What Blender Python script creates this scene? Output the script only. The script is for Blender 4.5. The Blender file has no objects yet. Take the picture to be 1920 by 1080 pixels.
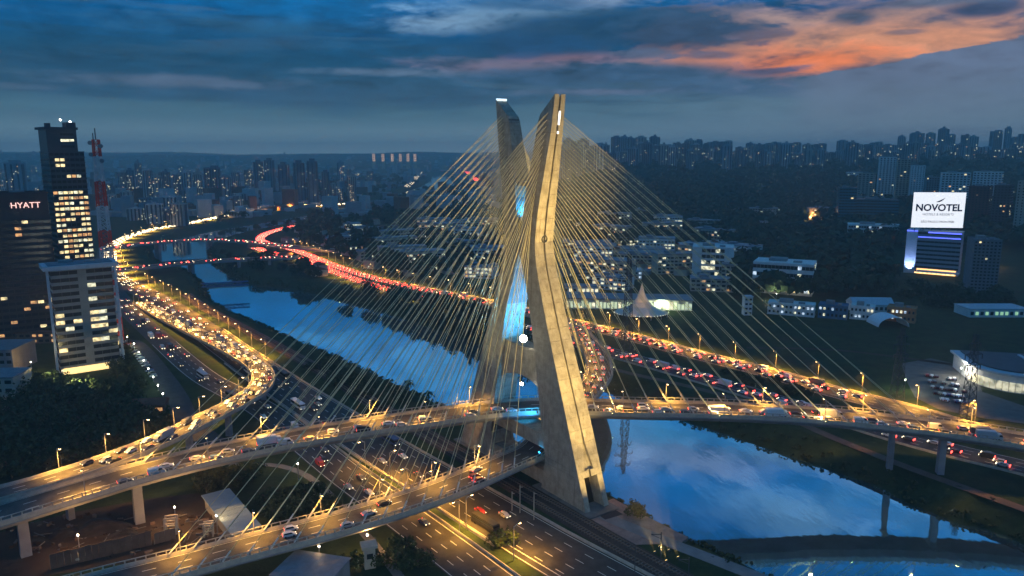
import bpy, bmesh, math, random
import numpy as np
from mathutils import Vector, Matrix, noise as mnoise

random.seed(7)
S = bpy.context.scene
C = S.collection
R = math.radians

# ------------------------------------------------------------------ camera
CAMZ = 120.0
FPX = 1400.0                       # focal length in pixels of the 1920 px wide photograph
PITCH = math.atan(252 / FPX)
cam = bpy.data.objects.new('camera', bpy.data.cameras.new('camera'))
C.objects.link(cam)
cam.location = (0, 0, CAMZ)
cam.rotation_euler = (math.pi / 2 - PITCH, 0, 0)
cam.data.sensor_width = 36
cam.data.lens = 36 * FPX / 1920
cam.data.clip_start = 1
cam.data.clip_end = 60000
S.camera = cam
S.view_settings.view_transform = 'Standard'
S.view_settings.look = 'None'
S.view_settings.gamma = 1
S.view_settings.use_curve_mapping = False
S.view_settings.exposure = 0.0
S.cycles.use_light_tree = True
S.cycles.max_bounces = 5
S.cycles.diffuse_bounces = 2
S.cycles.glossy_bounces = 3
S.cycles.transmission_bounces = 2
S.cycles.volume_bounces = 2
S.cycles.sample_clamp_indirect = 2.0
S.cycles.sample_clamp_direct = 0
S.cycles.caustics_reflective = False
S.cycles.caustics_refractive = False
S.cycles.use_denoising = True
S.cycles.use_adaptive_sampling = True
S.cycles.adaptive_threshold = 0.02
HAZE = 0.00017


def srgb(r, g, b, a=1.0):
    f = lambda c: (c / 255 / 12.92) if c / 255 <= 0.04045 else ((c / 255 + 0.055) / 1.055) ** 2.4
    return (f(r), f(g), f(b), a)


# ------------------------------------------------------------------ node expression helper
class NT:
    def __init__(s, tree):
        s.t = tree; s.n = tree.nodes; s.l = tree.links

    def node(s, typ, **kw):
        n = s.n.new(typ)
        for k, v in kw.items(): setattr(n, k, v)
        return n

    def put(s, inp, v):
        if hasattr(v, 'is_linked') or isinstance(v, bpy.types.NodeSocket): s.l.new(v, inp)
        else: inp.default_value = v

    def m(s, op, a, b=0.0, c=None, clamp=False):
        n = s.node('ShaderNodeMath', operation=op, use_clamp=clamp)
        s.put(n.inputs[0], a); s.put(n.inputs[1], b)
        if c is not None: s.put(n.inputs[2], c)
        return n.outputs[0]

    def sstep(s, x, lo, hi):
        n = s.node('ShaderNodeMapRange', interpolation_type='SMOOTHSTEP', clamp=True)
        s.put(n.inputs[0], x); n.inputs[1].default_value = lo; n.inputs[2].default_value = hi
        return n.outputs[0]

    def mix(s, f, a, b, mode='MIX'):
        n = s.node('ShaderNodeMix', data_type='RGBA', blend_type=mode)
        s.put(n.inputs[0], f); s.put(n.inputs[6], a); s.put(n.inputs[7], b)
        return n.outputs[2]

    def noise(s, vec, scale, detail=4, rough=0.5, dist=0.0):
        n = s.node('ShaderNodeTexNoise')
        if vec is not None: s.l.new(vec, n.inputs['Vector'])
        n.inputs['Scale'].default_value = scale; n.inputs['Detail'].default_value = detail
        n.inputs['Roughness'].default_value = rough; n.inputs['Distortion'].default_value = dist
        return n.outputs['Fac']

    def ramp(s, x, stops, interp='EASE'):
        n = s.node('ShaderNodeValToRGB'); cr = n.color_ramp; cr.interpolation = interp
        while len(cr.elements) > 1: cr.elements.remove(cr.elements[-1])
        cr.elements[0].position = stops[0][0]; cr.elements[0].color = stops[0][1]
        for p, c in stops[1:]:
            e = cr.elements.new(p); e.color = c
        s.l.new(x, n.inputs[0]); return n.outputs[0]


# ------------------------------------------------------------------ dusk sky (world)
def build_sky():
    W = bpy.data.worlds.new('World'); S.world = W; W.use_nodes = True
    W.cycles.sampling_method = 'MANUAL'; W.cycles.sample_map_resolution = 512
    t = W.node_tree; t.nodes.clear(); N = NT(t)
    tc = N.node('ShaderNodeTexCoord')
    sep = N.node('ShaderNodeSeparateXYZ'); N.l.new(tc.outputs['Generated'], sep.inputs[0])
    x, y, z = sep.outputs
    az = N.m('MULTIPLY', N.m('ARCTAN2', x, y), 57.29578)      # degrees, 0 straight ahead (+Y), positive to the right
    el = N.m('MULTIPLY', N.m('ARCSINE', z), 57.29578)
    # base: blue hour gradient by elevation
    e01 = N.m('DIVIDE', el, 60.0, clamp=True)
    base = N.ramp(e01, [(0.0, srgb(134, 164, 176)), (1.3 / 60, srgb(102, 134, 150)), (2.8 / 60, srgb(72, 110, 130)), (4.8 / 60, srgb(42, 84, 114)), (6.6 / 60, srgb(22, 78, 114)),
                        (9 / 60, srgb(4, 86, 140)), (11 / 60, srgb(4, 102, 166)), (17 / 60, srgb(6, 122, 198)), (24 / 60, srgb(14, 108, 176)), (31 / 60, srgb(14, 90, 150)), (1.0, srgb(44, 110, 164))])
    # cloud noise in direction space, a little wider than high
    cv = N.node('ShaderNodeCombineXYZ')
    N.l.new(N.m('MULTIPLY', az, 0.075), cv.inputs[0]); N.l.new(N.m('MULTIPLY', el, 0.24), cv.inputs[1])
    vec = cv.outputs[0]
    n1 = N.noise(vec, 1.5, 7, 0.6, 0.5)
    n2 = N.noise(vec, 4.6, 7, 0.6, 0.3)
    cv2 = N.node('ShaderNodeCombineXYZ')
    N.l.new(N.m('MULTIPLY', az, 0.03), cv2.inputs[0]); N.l.new(N.m('MULTIPLY', el, 0.42), cv2.inputs[1]); cv2.inputs[2].default_value = 3.7
    n3 = N.noise(cv2.outputs[0], 2.3, 7, 0.6, 0.3)
    wob = N.m('SUBTRACT', n1, 0.5)
    wob2 = N.m('SUBTRACT', n2, 0.5)
    ave = N.node('ShaderNodeCombineXYZ'); N.l.new(az, ave.inputs[0]); N.l.new(el, ave.inputs[1])
    rag = N.m('ADD', N.m('MULTIPLY', wob, -2.3), N.m('MULTIPLY', wob2, -1.9))

    def blob(ca, ce, ra, re, soft=0.5):
        """soft ellipse round (azimuth, elevation), its edge broken by cloud noise"""
        v = N.node('ShaderNodeVectorMath', operation='MULTIPLY_ADD'); N.l.new(ave.outputs[0], v.inputs[0])
        v.inputs[1].default_value = (1 / ra, 1 / re, 0); v.inputs[2].default_value = (-ca / ra, -ce / re, 0)
        ln = N.node('ShaderNodeVectorMath', operation='LENGTH'); N.l.new(v.outputs[0], ln.inputs[0])
        return N.sstep(N.m('ADD', ln.outputs['Value'], rag), 1.0 + soft * 0.5, 1.0 - soft)

    def cloud(px, py, rx, ry, soft, k, rgb):
        """a cloud surveyed in the photograph, laid on the sky dome by its azimuth and elevation"""
        nonlocal col
        cp, sp = math.cos(PITCH), math.sin(PITCH); u = 540 - py; d = Vector((px - 960, cp * FPX + sp * u, -sp * FPX + cp * u)).normalized()
        a = math.degrees(math.atan2(d.x, d.y)); e = math.degrees(math.asin(d.z)); ca = math.cos(math.radians(a))
        col = N.mix(N.m('MULTIPLY', blob(a, e, rx * .041 * ca * ca, ry * .0395 * ca, soft), k), col, srgb(*rgb))

    col = base
    # pale slate glow low in the right half
    col = N.mix(N.m('MULTIPLY', N.m('MULTIPLY', N.sstep(az, 0, 20), N.sstep(el, 8, 2.0)), 0.7), col, srgb(96, 126, 148))
    # layered streaks everywhere
    band = N.m('MULTIPLY', N.sstep(n3, 0.50, 0.64), N.sstep(el, 1.2, 4))
    col = N.mix(N.m('MULTIPLY', band, 0.45), col, srgb(30, 70, 98))
    band2 = N.m('MULTIPLY', N.sstep(n3, 0.47, 0.34), N.sstep(el, 0.8, 3))
    col = N.mix(N.m('MULTIPLY', band2, 0.35), col, srgb(78, 108, 132))
    for c in ((400, 45, 260, 20, .9, .5, (48, 92, 122)), (600, 15, 220, 26, .9, .5, (4, 96, 154)), (250, 110, 360, 32, .8, .7, (24, 68, 98)), (720, 92, 360, 28, .8, .65, (18, 72, 108)),
              (600, 182, 420, 22, .8, .55, (42, 80, 112)), (330, 152, 250, 11, .9, .6, (90, 106, 130)), (10, 160, 90, 8, .9, .5, (84, 104, 128)), (750, 136, 160, 8, .9, .7, (92, 114, 140)), (940, 122, 150, 14, .9, .6, (136, 120, 138)),
              (860, 42, 120, 20, .8, .85, (118, 154, 186)), (985, 20, 190, 20, .8, .75, (112, 152, 186)), (1120, 4, 110, 12, .8, .6, (146, 168, 196)),
              (1580, 55, 440, 78, .7, .9, (158, 130, 124)), (1660, 80, 340, 42, .9, .85, (208, 142, 108)), (1500, 116, 150, 28, .8, .92, (222, 122, 76)), (1345, 104, 130, 18, .8, .75, (196, 128, 104)),
              (1260, 86, 80, 8, .8, .5, (196, 134, 118)), (1070, 108, 130, 12, .8, .6, (160, 122, 134)), (1440, 30, 90, 26, .9, .5, (190, 160, 150)),
              (1160, 54, 260, 44, .5, .95, (28, 72, 106)), (1290, 68, 140, 26, .6, .85, (46, 70, 98)), (1000, 86, 150, 28, .7, .85, (16, 68, 108)), (1010, 8, 130, 12, .6, .7, (30, 84, 128)), (1395, 12, 40, 10, .7, .7, (70, 92, 122)),
              (1200, 100, 66, 10, .6, .85, (76, 94, 122)), (1335, 103, 56, 8, .6, .85, (92, 92, 114)), (1432, 66, 56, 9, .6, .85, (94, 90, 108)), (1600, 31, 48, 17, .5, .92, (60, 82, 110)), (1695, 60, 42, 6, .6, .85, (118, 104, 112)),
              (1838, 18, 76, 16, .5, .92, (42, 72, 108)), (1750, 3, 160, 10, .7, .8, (72, 98, 128)),
              (1150, 141, 260, 20, .6, .9, (50, 84, 116)), (1330, 160, 240, 18, .7, .85, (56, 90, 122)), (1440, 134, 56, 7, .6, .9, (68, 82, 112)), (1130, 172, 160, 7, .9, .5, (108, 118, 148)), (1500, 175, 130, 9, .8, .5, (62, 92, 122))):
        cloud(*c)
    # slate cloud bank with a crisp rising edge, right
    edge = N.m('ADD', N.m('MULTIPLY', N.m('SUBTRACT', az, 21.1), 0.151), 5.3)
    edge = N.m('ADD', edge, N.m('ADD', N.m('MULTIPLY', wob2, 0.7), N.m('MULTIPLY', N.m('SUBTRACT', N.noise(vec, 22, 3, 0.6), 0.5), 0.35)))
    bank = N.m('MULTIPLY', N.sstep(N.m('SUBTRACT', edge, el), -0.03, 0.09), N.sstep(az, 19.2, 22.0))
    fadeb = N.sstep(el, 0.5, 6.5)
    bcol = N.mix(fadeb, srgb(96, 126, 146), srgb(92, 110, 138))
    bcol = N.mix(N.m('MULTIPLY', N.sstep(n2, 0.45, 0.7), 0.35), bcol, srgb(72, 92, 118))
    bcol = N.mix(N.sstep(az, 38, 60), bcol, base)
    col = N.mix(bank, col, bcol)
    # high sky above the frame: broken blue-lilac cloud that the river mirrors
    cvh = N.node('ShaderNodeCombineXYZ')
    zc = N.m('MAXIMUM', z, 0.06)
    N.l.new(N.m('DIVIDE', x, zc), cvh.inputs[0]); N.l.new(N.m('DIVIDE', y, zc), cvh.inputs[1])
    nh = N.noise(cvh.outputs[0], 1.1, 6, 0.55, 0.5)
    hi = N.m('MULTIPLY', N.sstep(nh, 0.46, 0.66), N.sstep(el, 11.5, 16))
    col = N.mix(N.m('MULTIPLY', hi, 0.55), col, srgb(104, 146, 190))
    col = N.mix(N.m('MULTIPLY', blob(14.5, 22.4, 6.5, 1.3, 0.9), 0.6), col, srgb(176, 158, 186))
    col = N.mix(N.m('MULTIPLY', blob(21.5, 25.6, 5.5, 2.0, 0.9), 0.6), col, srgb(140, 158, 192))
    col = N.mix(N.m('MULTIPLY', blob(25, 21, 7, 1.6, 0.9), 0.45), col, srgb(170, 160, 182))
    col = N.mix(N.m('MULTIPLY', blob(-14, 13.6, 4, 1.1, 0.9), 0.5), col, srgb(110, 170, 214))
    col = N.mix(N.m('MULTIPLY', blob(-6, 16.5, 5, 2.4, 0.9), 0.55), col, srgb(104, 164, 210))
    col = N.mix(N.m('MULTIPLY', blob(14, 20.6, 15, 1.5, 0.9), 0.5), col, srgb(96, 150, 190))
    col = N.mix(N.m('MULTIPLY', blob(12, 27.5, 12, 2.6, 0.9), 0.6), col, srgb(4, 70, 128))
    lo = N.m('MULTIPLY', N.sstep(nh, 0.45, 0.3), N.sstep(el, 12, 18))
    col = N.mix(N.m('MULTIPLY', lo, 0.5), col, srgb(6, 58, 112))
    # fine billows over everything
    shade = N.m('ADD', 1.0, N.m('MULTIPLY', N.m('MULTIPLY', N.m('ADD', N.m('MULTIPLY', wob2, 1.5), wob), N.sstep(el, 1.5, 6.0)), 0.9))
    sh = N.node('ShaderNodeCombineXYZ')
    for i in range(3): N.l.new(shade, sh.inputs[i])
    col = N.mix(1.0, col, sh.outputs[0], 'MULTIPLY')
    # a little physical twilight sky mixed in
    sky = N.node('ShaderNodeTexSky', sky_type='NISHITA', sun_disc=False)
    sky.sun_elevation = R(0.5); sky.sun_rotation = R(28); sky.altitude = 750
    sm = N.mix(1.0, sky.outputs[0], (0.012, 0.012, 0.012, 1), 'MULTIPLY')
    col = N.mix(0.12, col, sm, 'ADD')
    # below the horizon: dark
    col = N.mix(N.sstep(el, -0.5, -6.0), col, srgb(40, 62, 80))
    bg = N.node('ShaderNodeBackground'); bg.inputs[1].default_value = 1.1
    N.l.new(col, bg.inputs[0])
    out = N.node('ShaderNodeOutputWorld'); N.l.new(bg.outputs[0], out.inputs[0])


build_sky()
# the last of the daylight: a very weak, very soft warm sun from the afterglow, low on the right
sun = bpy.data.objects.new('sun', bpy.data.lights.new('sun', 'SUN')); C.objects.link(sun)
sun.data.energy = 0.03; sun.data.angle = R(25); sun.data.color = (1, 0.7, 0.55)
sun.rotation_euler = (R(82), 0, R(180 - 28))


# ------------------------------------------------------------------ materials
MAT = {}


def mat(name, col, rough=0.8, metal=0.0, var=0.0, scale=0.2, col2=None, emit=None, es=0.0, bump=0.0, objcol=False, sample=False, spec=0.3, en=0.0):
    if name in MAT: return MAT[name]
    m = bpy.data.materials.new(name); m.use_nodes = True; m.diffuse_color = col
    N = NT(m.node_tree); b = N.n['Principled BSDF']
    b.inputs['Roughness'].default_value = rough; b.inputs['Metallic'].default_value = metal
    b.inputs['Specular IOR Level'].default_value = spec
    c = col
    if objcol:
        oi = N.node('ShaderNodeObjectInfo'); c = oi.outputs['Color']
    if var > 0:
        g = N.node('ShaderNodeNewGeometry')
        f = N.noise(g.outputs['Position'], scale, 6, 0.62)
        f = N.sstep(f, 0.32, 0.68)
        c2 = col2 or tuple(x * (1 - var) for x in col[:3]) + (1,)
        c = N.mix(f, col if not objcol else c, c2)
        if bump > 0:
            bn = N.node('ShaderNodeBump'); bn.inputs['Strength'].default_value = bump
            bn.inputs['Distance'].default_value = 0.5
            N.l.new(N.noise(g.outputs['Position'], scale * 4, 4, 0.6), bn.inputs['Height'])
            N.l.new(bn.outputs[0], b.inputs['Normal'])
    N.put(b.inputs['Base Color'], c)
    if emit:
        b.inputs['Emission Color'].default_value = emit; b.inputs['Emission Strength'].default_value = es
        if en > 0:      # furniture, blinds and ceiling lights seen through the pane
            g = N.node('ShaderNodeNewGeometry')
            f = N.m('ADD', N.m('MULTIPLY', N.sstep(N.noise(g.outputs['Position'], en, 3, 0.7), 0.35, 0.62), 1.25), 0.22)
            N.l.new(N.m('MULTIPLY', f, es), b.inputs['Emission Strength'])
        m.cycles.emission_sampling = 'AUTO' if sample else 'NONE'
    MAT[name] = m
    return m


def g3(v, k=1.0): return (v, v * k, v * k * k, 1)


M_CONC = mat('concrete', (0.44, 0.40, 0.32, 1), 0.85, var=0.34, scale=0.35, bump=0.15)
_n = NT(M_CONC.node_tree); _b = _n.n['Principled BSDF']; _src = _b.inputs['Base Color'].links[0].from_socket      # rain streaks down the faces
_mp = _n.node('ShaderNodeMapping'); _mp.inputs['Scale'].default_value = (1, 1, .05); _n.l.new(_n.node('ShaderNodeNewGeometry').outputs['Position'], _mp.inputs[0])
_n.l.new(_n.mix(_n.m('MULTIPLY', _n.sstep(_n.noise(_mp.outputs[0], 1.1, 5, .65), .5, .72), .6), _src, (.15, .13, .1, 1)), _b.inputs['Base Color'])
M_CONCD = mat('concrete_dark', (0.22, 0.2, 0.18, 1), 0.9, var=0.4, scale=0.15)
M_ASPH = mat('asphalt', (0.058, 0.055, 0.052, 1), 0.7, var=0.5, scale=0.22)
M_DECK = mat('deck_asphalt', (0.095, 0.085, 0.075, 1), 0.65, var=0.5, scale=0.25)
M_PAINT = mat('road_paint', (0.7, 0.68, 0.6, 1), 0.6)
M_BARR = mat('barrier_concrete', (0.5, 0.46, 0.38, 1), 0.85, var=0.25, scale=0.5)
M_GIRD = mat('girder_concrete', (0.30, 0.31, 0.33, 1), 0.8, var=0.25, scale=0.15)
M_CABLE = mat('cable_sheath', (0.60, 0.55, 0.33, 1), 0.5)
M_METAL = mat('galvanised_metal', (0.4, 0.4, 0.4, 1), 0.5, metal=0.6)
M_DARK = mat('dark_metal', (0.06, 0.065, 0.07, 1), 0.6)
M_EARTH = mat('earth', (0.07, 0.045, 0.03, 1), 0.95, var=0.6, scale=0.06, bump=0.4)
M_TRUNK = mat('bark', (0.07, 0.05, 0.035, 1), 0.95)

E_WARM = mat('lamp_warm', (1, 0.7, 0.3, 1), emit=(1, 0.62, 0.25, 1), es=20)
E_WHITE = mat('lamp_white', (1, 1, 0.9, 1), emit=(1, 0.93, 0.8, 1), es=14)
E_RED = mat('lamp_red', (1, 0.1, 0.05, 1), emit=(1, 0.10, 0.05, 1), es=7)
E_HEAD = mat('headlamp', (1, 0.95, 0.8, 1), emit=(1, 0.76, 0.44, 1), es=6.5)
E_WIN = mat('window_lit', (1, 0.8, 0.4, 1), emit=(1, 0.74, 0.34, 1), es=1.2, en=.45)
E_WIN2 = mat('window_lit_pale', (1, 0.9, 0.6, 1), emit=(1.0, 0.9, 0.55, 1), es=1.1, en=.45)
E_WIN3 = mat('window_lit_cool', (0.8, 0.9, 1, 1), emit=(0.75, 0.9, 1, 1), es=0.8, en=.4)
E_WIN4 = mat('window_lit_orange', (1, 0.6, 0.3, 1), emit=(1, 0.45, 0.14, 1), es=0.8, en=.4)
M_GLASS = mat('window_dark', (0.02, 0.025, 0.03, 1), 0.15, spec=0.6)


# ------------------------------------------------------------------ mesh building
class MB:
    def __init__(s): s.v = []; s.f = []; s.mi = []

    def quad(s, a, b, c, d, mi=0):
        k = len(s.v); s.v += [tuple(a), tuple(b), tuple(c), tuple(d)]; s.f.append((k, k + 1, k + 2, k + 3)); s.mi.append(mi)

    def hexa(s, p, mi=0):
        """8 points: bottom ring 0-3 counter-clockwise, top ring 4-7"""
        k = len(s.v); s.v += [tuple(q) for q in p]
        for f in ((3, 2, 1, 0), (4, 5, 6, 7), (0, 1, 5, 4), (1, 2, 6, 5), (2, 3, 7, 6), (3, 0, 4, 7)):
            s.f.append(tuple(k + i for i in f)); s.mi.append(mi)

    def box(s, cx, cy, z0, z1, lx, ly, rot=0.0, mi=0, taper=1.0):
        c, n = math.cos(rot), math.sin(rot); p = []
        for zz, t in ((z0, 1.0), (z1, taper)):
            for sx, sy in ((-1, -1), (1, -1), (1, 1), (-1, 1)):
                X = sx * lx * t / 2; Y = sy * ly * t / 2
                p.append((cx + X * c - Y * n, cy + X * n + Y * c, zz))
        s.hexa(p, mi)

    def beam(s, a, b, w, h=None, mi=0, seg=4):
        """straight bar between two points"""
        a = Vector(a); b = Vector(b); d = (b - a)
        if d.length < 1e-6: return
        d.normalize(); u = d.cross(Vector((0, 0, 1)))
        if u.length < 1e-3: u = Vector((1, 0, 0))
        u.normalize(); v = d.cross(u); h = h or w
        k = len(s.v); off = math.pi / seg
        for q in (a, b):
            for i in range(seg):
                t = 2 * math.pi * i / seg + off
                s.v.append(tuple(q + u * (math.cos(t) * w / 2) * (1.414 if seg == 4 else 1) + v * (math.sin(t) * h / 2) * (1.414 if seg == 4 else 1)))
        for i in range(seg):
            j = (i + 1) % seg
            s.f.append((k + i, k + j, k + seg + j, k + seg + i)); s.mi.append(mi)
        s.f.append(tuple(k + i for i in reversed(range(seg)))); s.mi.append(mi)
        s.f.append(tuple(k + seg + i for i in range(seg))); s.mi.append(mi)

    def poly(s, pts, mi=0):
        k = len(s.v); s.v += [tuple(p) for p in pts]; s.f.append(tuple(range(k, k + len(pts)))); s.mi.append(mi)

    def prism(s, pts, z0, z1, mi=0, mtop=None):
        """polygon (counter-clockwise xy) extruded; z0/z1 numbers or per-point lists"""
        n = len(pts); k = len(s.v)
        Z0 = z0 if isinstance(z0, (list, tuple)) else [z0] * n
        Z1 = z1 if isinstance(z1, (list, tuple)) else [z1] * n
        s.v += [(p[0], p[1], z) for p, z in zip(pts, Z0)] + [(p[0], p[1], z) for p, z in zip(pts, Z1)]
        for i in range(n):
            j = (i + 1) % n; s.f.append((k + i, k + j, k + n + j, k + n + i)); s.mi.append(mi)
        s.f.append(tuple(k + i for i in reversed(range(n)))); s.mi.append(mi)
        s.f.append(tuple(k + n + i for i in range(n))); s.mi.append(mi if mtop is None else mtop)

    def ico(s, c, r, mi=0, sc=(1, 1, 1)):
        k = len(s.v); t = 1.618; L = math.sqrt(1 + t * t)
        for a in ((-1, t, 0), (1, t, 0), (-1, -t, 0), (1, -t, 0), (0, -1, t), (0, 1, t), (0, -1, -t), (0, 1, -t), (t, 0, -1), (t, 0, 1), (-t, 0, -1), (-t, 0, 1)):
            s.v.append((c[0] + a[0] / L * r * sc[0], c[1] + a[1] / L * r * sc[1], c[2] + a[2] / L * r * sc[2]))
        for f in ((0, 11, 5), (0, 5, 1), (0, 1, 7), (0, 7, 10), (0, 10, 11), (1, 5, 9), (5, 11, 4), (11, 10, 2), (10, 7, 6), (7, 1, 8), (3, 9, 4), (3, 4, 2), (3, 2, 6), (3, 6, 8), (3, 8, 9), (4, 9, 5), (2, 4, 11), (6, 2, 10), (8, 6, 7), (9, 8, 1)):
            s.f.append(tuple(k + i for i in f)); s.mi.append(mi)

    def octa(s, c, r, mi=0):
        k = len(s.v)
        for a in ((1, 0, 0), (0, 1, 0), (-1, 0, 0), (0, -1, 0), (0, 0, 1), (0, 0, -1)):
            s.v.append((c[0] + a[0] * r, c[1] + a[1] * r, c[2] + a[2] * r))
        for i in range(4):
            j = (i + 1) % 4
            s.f += [(k + i, k + j, k + 4), (k + j, k + i, k + 5)]; s.mi += [mi, mi]

    def mesh(s, name, mats, smooth=False):
        me = bpy.data.meshes.new(name); me.from_pydata(s.v, [], s.f)
        for m in (mats if isinstance(mats, (list, tuple)) else [mats]): me.materials.append(m)
        me.polygons.foreach_set('material_index', s.mi)
        if smooth: me.polygons.foreach_set('use_smooth', [True] * len(s.f))
        me.update(); return me

    def build(s, name, mats, parent=None, smooth=False):
        return link(name, s.mesh(name, mats, smooth), parent)


def link(name, me, parent=None, loc=None, rz=None):
    o = bpy.data.objects.new(name, me); C.objects.link(o)
    if parent is not None: o.parent = parent
    if loc is not None: o.location = loc
    if rz is not None: o.rotation_euler.z = rz
    return o


def tag(o, label=None, cat=None, group=None, kind=None):
    if label: o['label'] = label
    if cat: o['category'] = cat
    if group: o['group'] = group
    if kind: o['kind'] = kind
    return o


def empty(name, loc=(0, 0, 0), rz=0.0):
    o = bpy.data.objects.new(name, None); C.objects.link(o); o.location = loc; o.rotation_euler.z = rz
    o.empty_display_size = 2
    return o


def local(parent, o):
    """keep a mesh built in world coordinates in place under a parent that stands somewhere else"""
    o.matrix_parent_inverse = Matrix.LocRotScale(parent.location, parent.rotation_euler, None).inverted()
    return o


def P(px, py, z=0.0):
    """the point on the horizontal plane z that shows at pixel (px, py) of the photograph: used to survey real positions"""
    cp, sp = math.cos(PITCH), math.sin(PITCH)
    dx = px - 960; u = 540 - py
    d = (dx, cp * FPX + sp * u, -sp * FPX + cp * u)
    t = (z - CAMZ) / d[2]
    return (d[0] * t, d[1] * t, z)


def spline(pts, step=4.0):
    """Catmull-Rom through points, resampled evenly"""
    p = [Vector(q) for q in pts]; p = [p[0] * 2 - p[1]] + p + [p[-1] * 2 - p[-2]]
    out = []
    for i in range(1, len(p) - 2):
        a, b, c, d = p[i - 1:i + 3]
        for k in range(16):
            t = k / 16
            out.append(0.5 * ((2 * b) + (c - a) * t + (2 * a - 5 * b + 4 * c - d) * t * t + (3 * b - a - 3 * c + d) * t ** 3))
    out.append(p[-2])
    res = [out[0]]; acc = 0.0
    for a, b in zip(out, out[1:]):
        L = (b - a).length; pos = step - acc
        while pos <= L:
            res.append(a.lerp(b, pos / L)); pos += step
        acc = (acc + L) % step if pos > 0 else 0
        acc = L - (pos - step)
    if (res[-1] - out[-1]).length > step * 0.4: res.append(out[-1])
    return res


class Path:
    def __init__(s, pts, step=4.0):
        s.p = spline(pts, step); s.step = step
        s.t = []
        for i in range(len(s.p)):
            d = s.p[min(i + 1, len(s.p) - 1)] - s.p[max(i - 1, 0)]; d.z = 0; s.t.append(d.normalized())
        s.L = [0.0]
        for a, b in zip(s.p, s.p[1:]): s.L.append(s.L[-1] + (b - a).length)
        s.len = s.L[-1]

    def at(s, d, off=0.0):
        """point, tangent at arc length d, shifted off metres to the right"""
        d = max(0, min(s.len - 1e-3, d))
        import bisect
        i = max(0, bisect.bisect_right(s.L, d) - 1); i = min(i, len(s.p) - 2)
        f = (d - s.L[i]) / max(1e-6, s.L[i + 1] - s.L[i])
        q = s.p[i].lerp(s.p[i + 1], f); t = s.t[i].lerp(s.t[i + 1], f).normalized()
        r = Vector((t.y, -t.x, 0))
        return q + r * off, t

    def near(s, x, y):
        i = min(range(len(s.p)), key=lambda k: (s.p[k].x - x) ** 2 + (s.p[k].y - y) ** 2)
        return s.L[i]

    def ribbon(s, mb, o0, o1, dz0, dz1=None, a=0, b=None, mi=0, step=1):
        b = s.len if b is None else b; dz1 = dz0 if dz1 is None else dz1
        n = max(1, int((b - a) / (s.step * step)))
        pr = None
        for i in range(n + 1):
            d = a + (b - a) * i / n
            q0, _ = s.at(d, o0); q1, _ = s.at(d, o1)
            cur = ((q0.x, q0.y, q0.z + dz0), (q1.x, q1.y, q1.z + dz1))
            if pr: mb.quad(pr[0], pr[1], cur[1], cur[0], mi)
            pr = cur

    def sweep(s, mb, prof, a=0, b=None, mi=0, caps=True):
        """sweep a closed cross-section [(offset, dz)]"""
        b = s.len if b is None else b; n = max(1, int(round((b - a) / s.step))); m = len(prof); k0 = len(mb.v)
        for i in range(n + 1):
            d = a + (b - a) * i / n
            q, t = s.at(d); r = Vector((t.y, -t.x, 0))
            for o, dz in prof: mb.v.append((q.x + r.x * o, q.y + r.y * o, q.z + dz))
        for i in range(n):
            for j in range(m):
                jj = (j + 1) % m
                mb.f.append((k0 + i * m + j, k0 + i * m + jj, k0 + (i + 1) * m + jj, k0 + (i + 1) * m + j)); mb.mi.append(mi)
        if caps:
            mb.f.append(tuple(k0 + j for j in reversed(range(m)))); mb.mi.append(mi)
            mb.f.append(tuple(k0 + n * m + j for j in range(m))); mb.mi.append(mi)


def spot(name, loc, target, energy, color, angle=120, blend=0.8, radius=0.3, parent=None):
    l = bpy.data.lights.new(name, 'SPOT'); l.energy = energy; l.color = color; l.spot_size = R(angle); l.spot_blend = blend
    l.shadow_soft_size = radius
    o = bpy.data.objects.new(name, l); C.objects.link(o)
    d = Vector(target) - Vector(loc)
    o.rotation_euler = d.to_track_quat('-Z', 'Y').to_euler(); o.location = loc
    if parent is not None:
        o.parent = parent; local(parent, o)
    return o
# ------------------------------------------------------------------ river, terrain
WZ = -7.0
LB = [(1700, 1200), (1560, 1135), (1440, 1078), (1370, 1044), (1290, 1010), (1225, 975), (1165, 938), (1080, 890), (1010, 852), (930, 808), (830, 760), (760, 728), (700, 700), (630, 668), (560, 640), (500, 612),
      (440, 588), (400, 565), (392, 545), (385, 532), (370, 518), (352, 506), (312, 497), (293, 487), (288, 470), (312, 452), (350, 442), (400, 430), (440, 423), (480, 417), (560, 404), (640, 389), (720, 371), (790, 350), (806, 340), (812, 329)]
RB = [(2300, 1120), (2050, 1060), (1920, 1022), (1850, 995), (1800, 985), (1760, 968), (1700, 945), (1655, 918), (1640, 911), (1560, 884), (1500, 864), (1400, 828), (1270, 785), (1180, 750), (1100, 720), (1000, 682), (880, 640), (770, 603), (700, 580), (620, 558), (540, 541),
      (480, 537), (455, 529), (440, 522), (405, 503), (390, 490), (386, 470), (395, 458), (425, 447), (468, 437), (540, 422), (620, 404), (700, 386), (780, 366), (858, 353), (838, 328)]
LBw = [P(x, y, WZ)[:2] for x, y in LB]; RBw = [P(x, y, WZ)[:2] for x, y in RB]
RIVER = np.array(LBw + RBw[::-1])


_A = RIVER; _B = np.roll(RIVER, -1, 0); _D = _B - _A; _LL = (_D ** 2).sum(1) + 1e-9; _DY = np.where(_D[:, 1] == 0, 1e-9, _D[:, 1])


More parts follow.
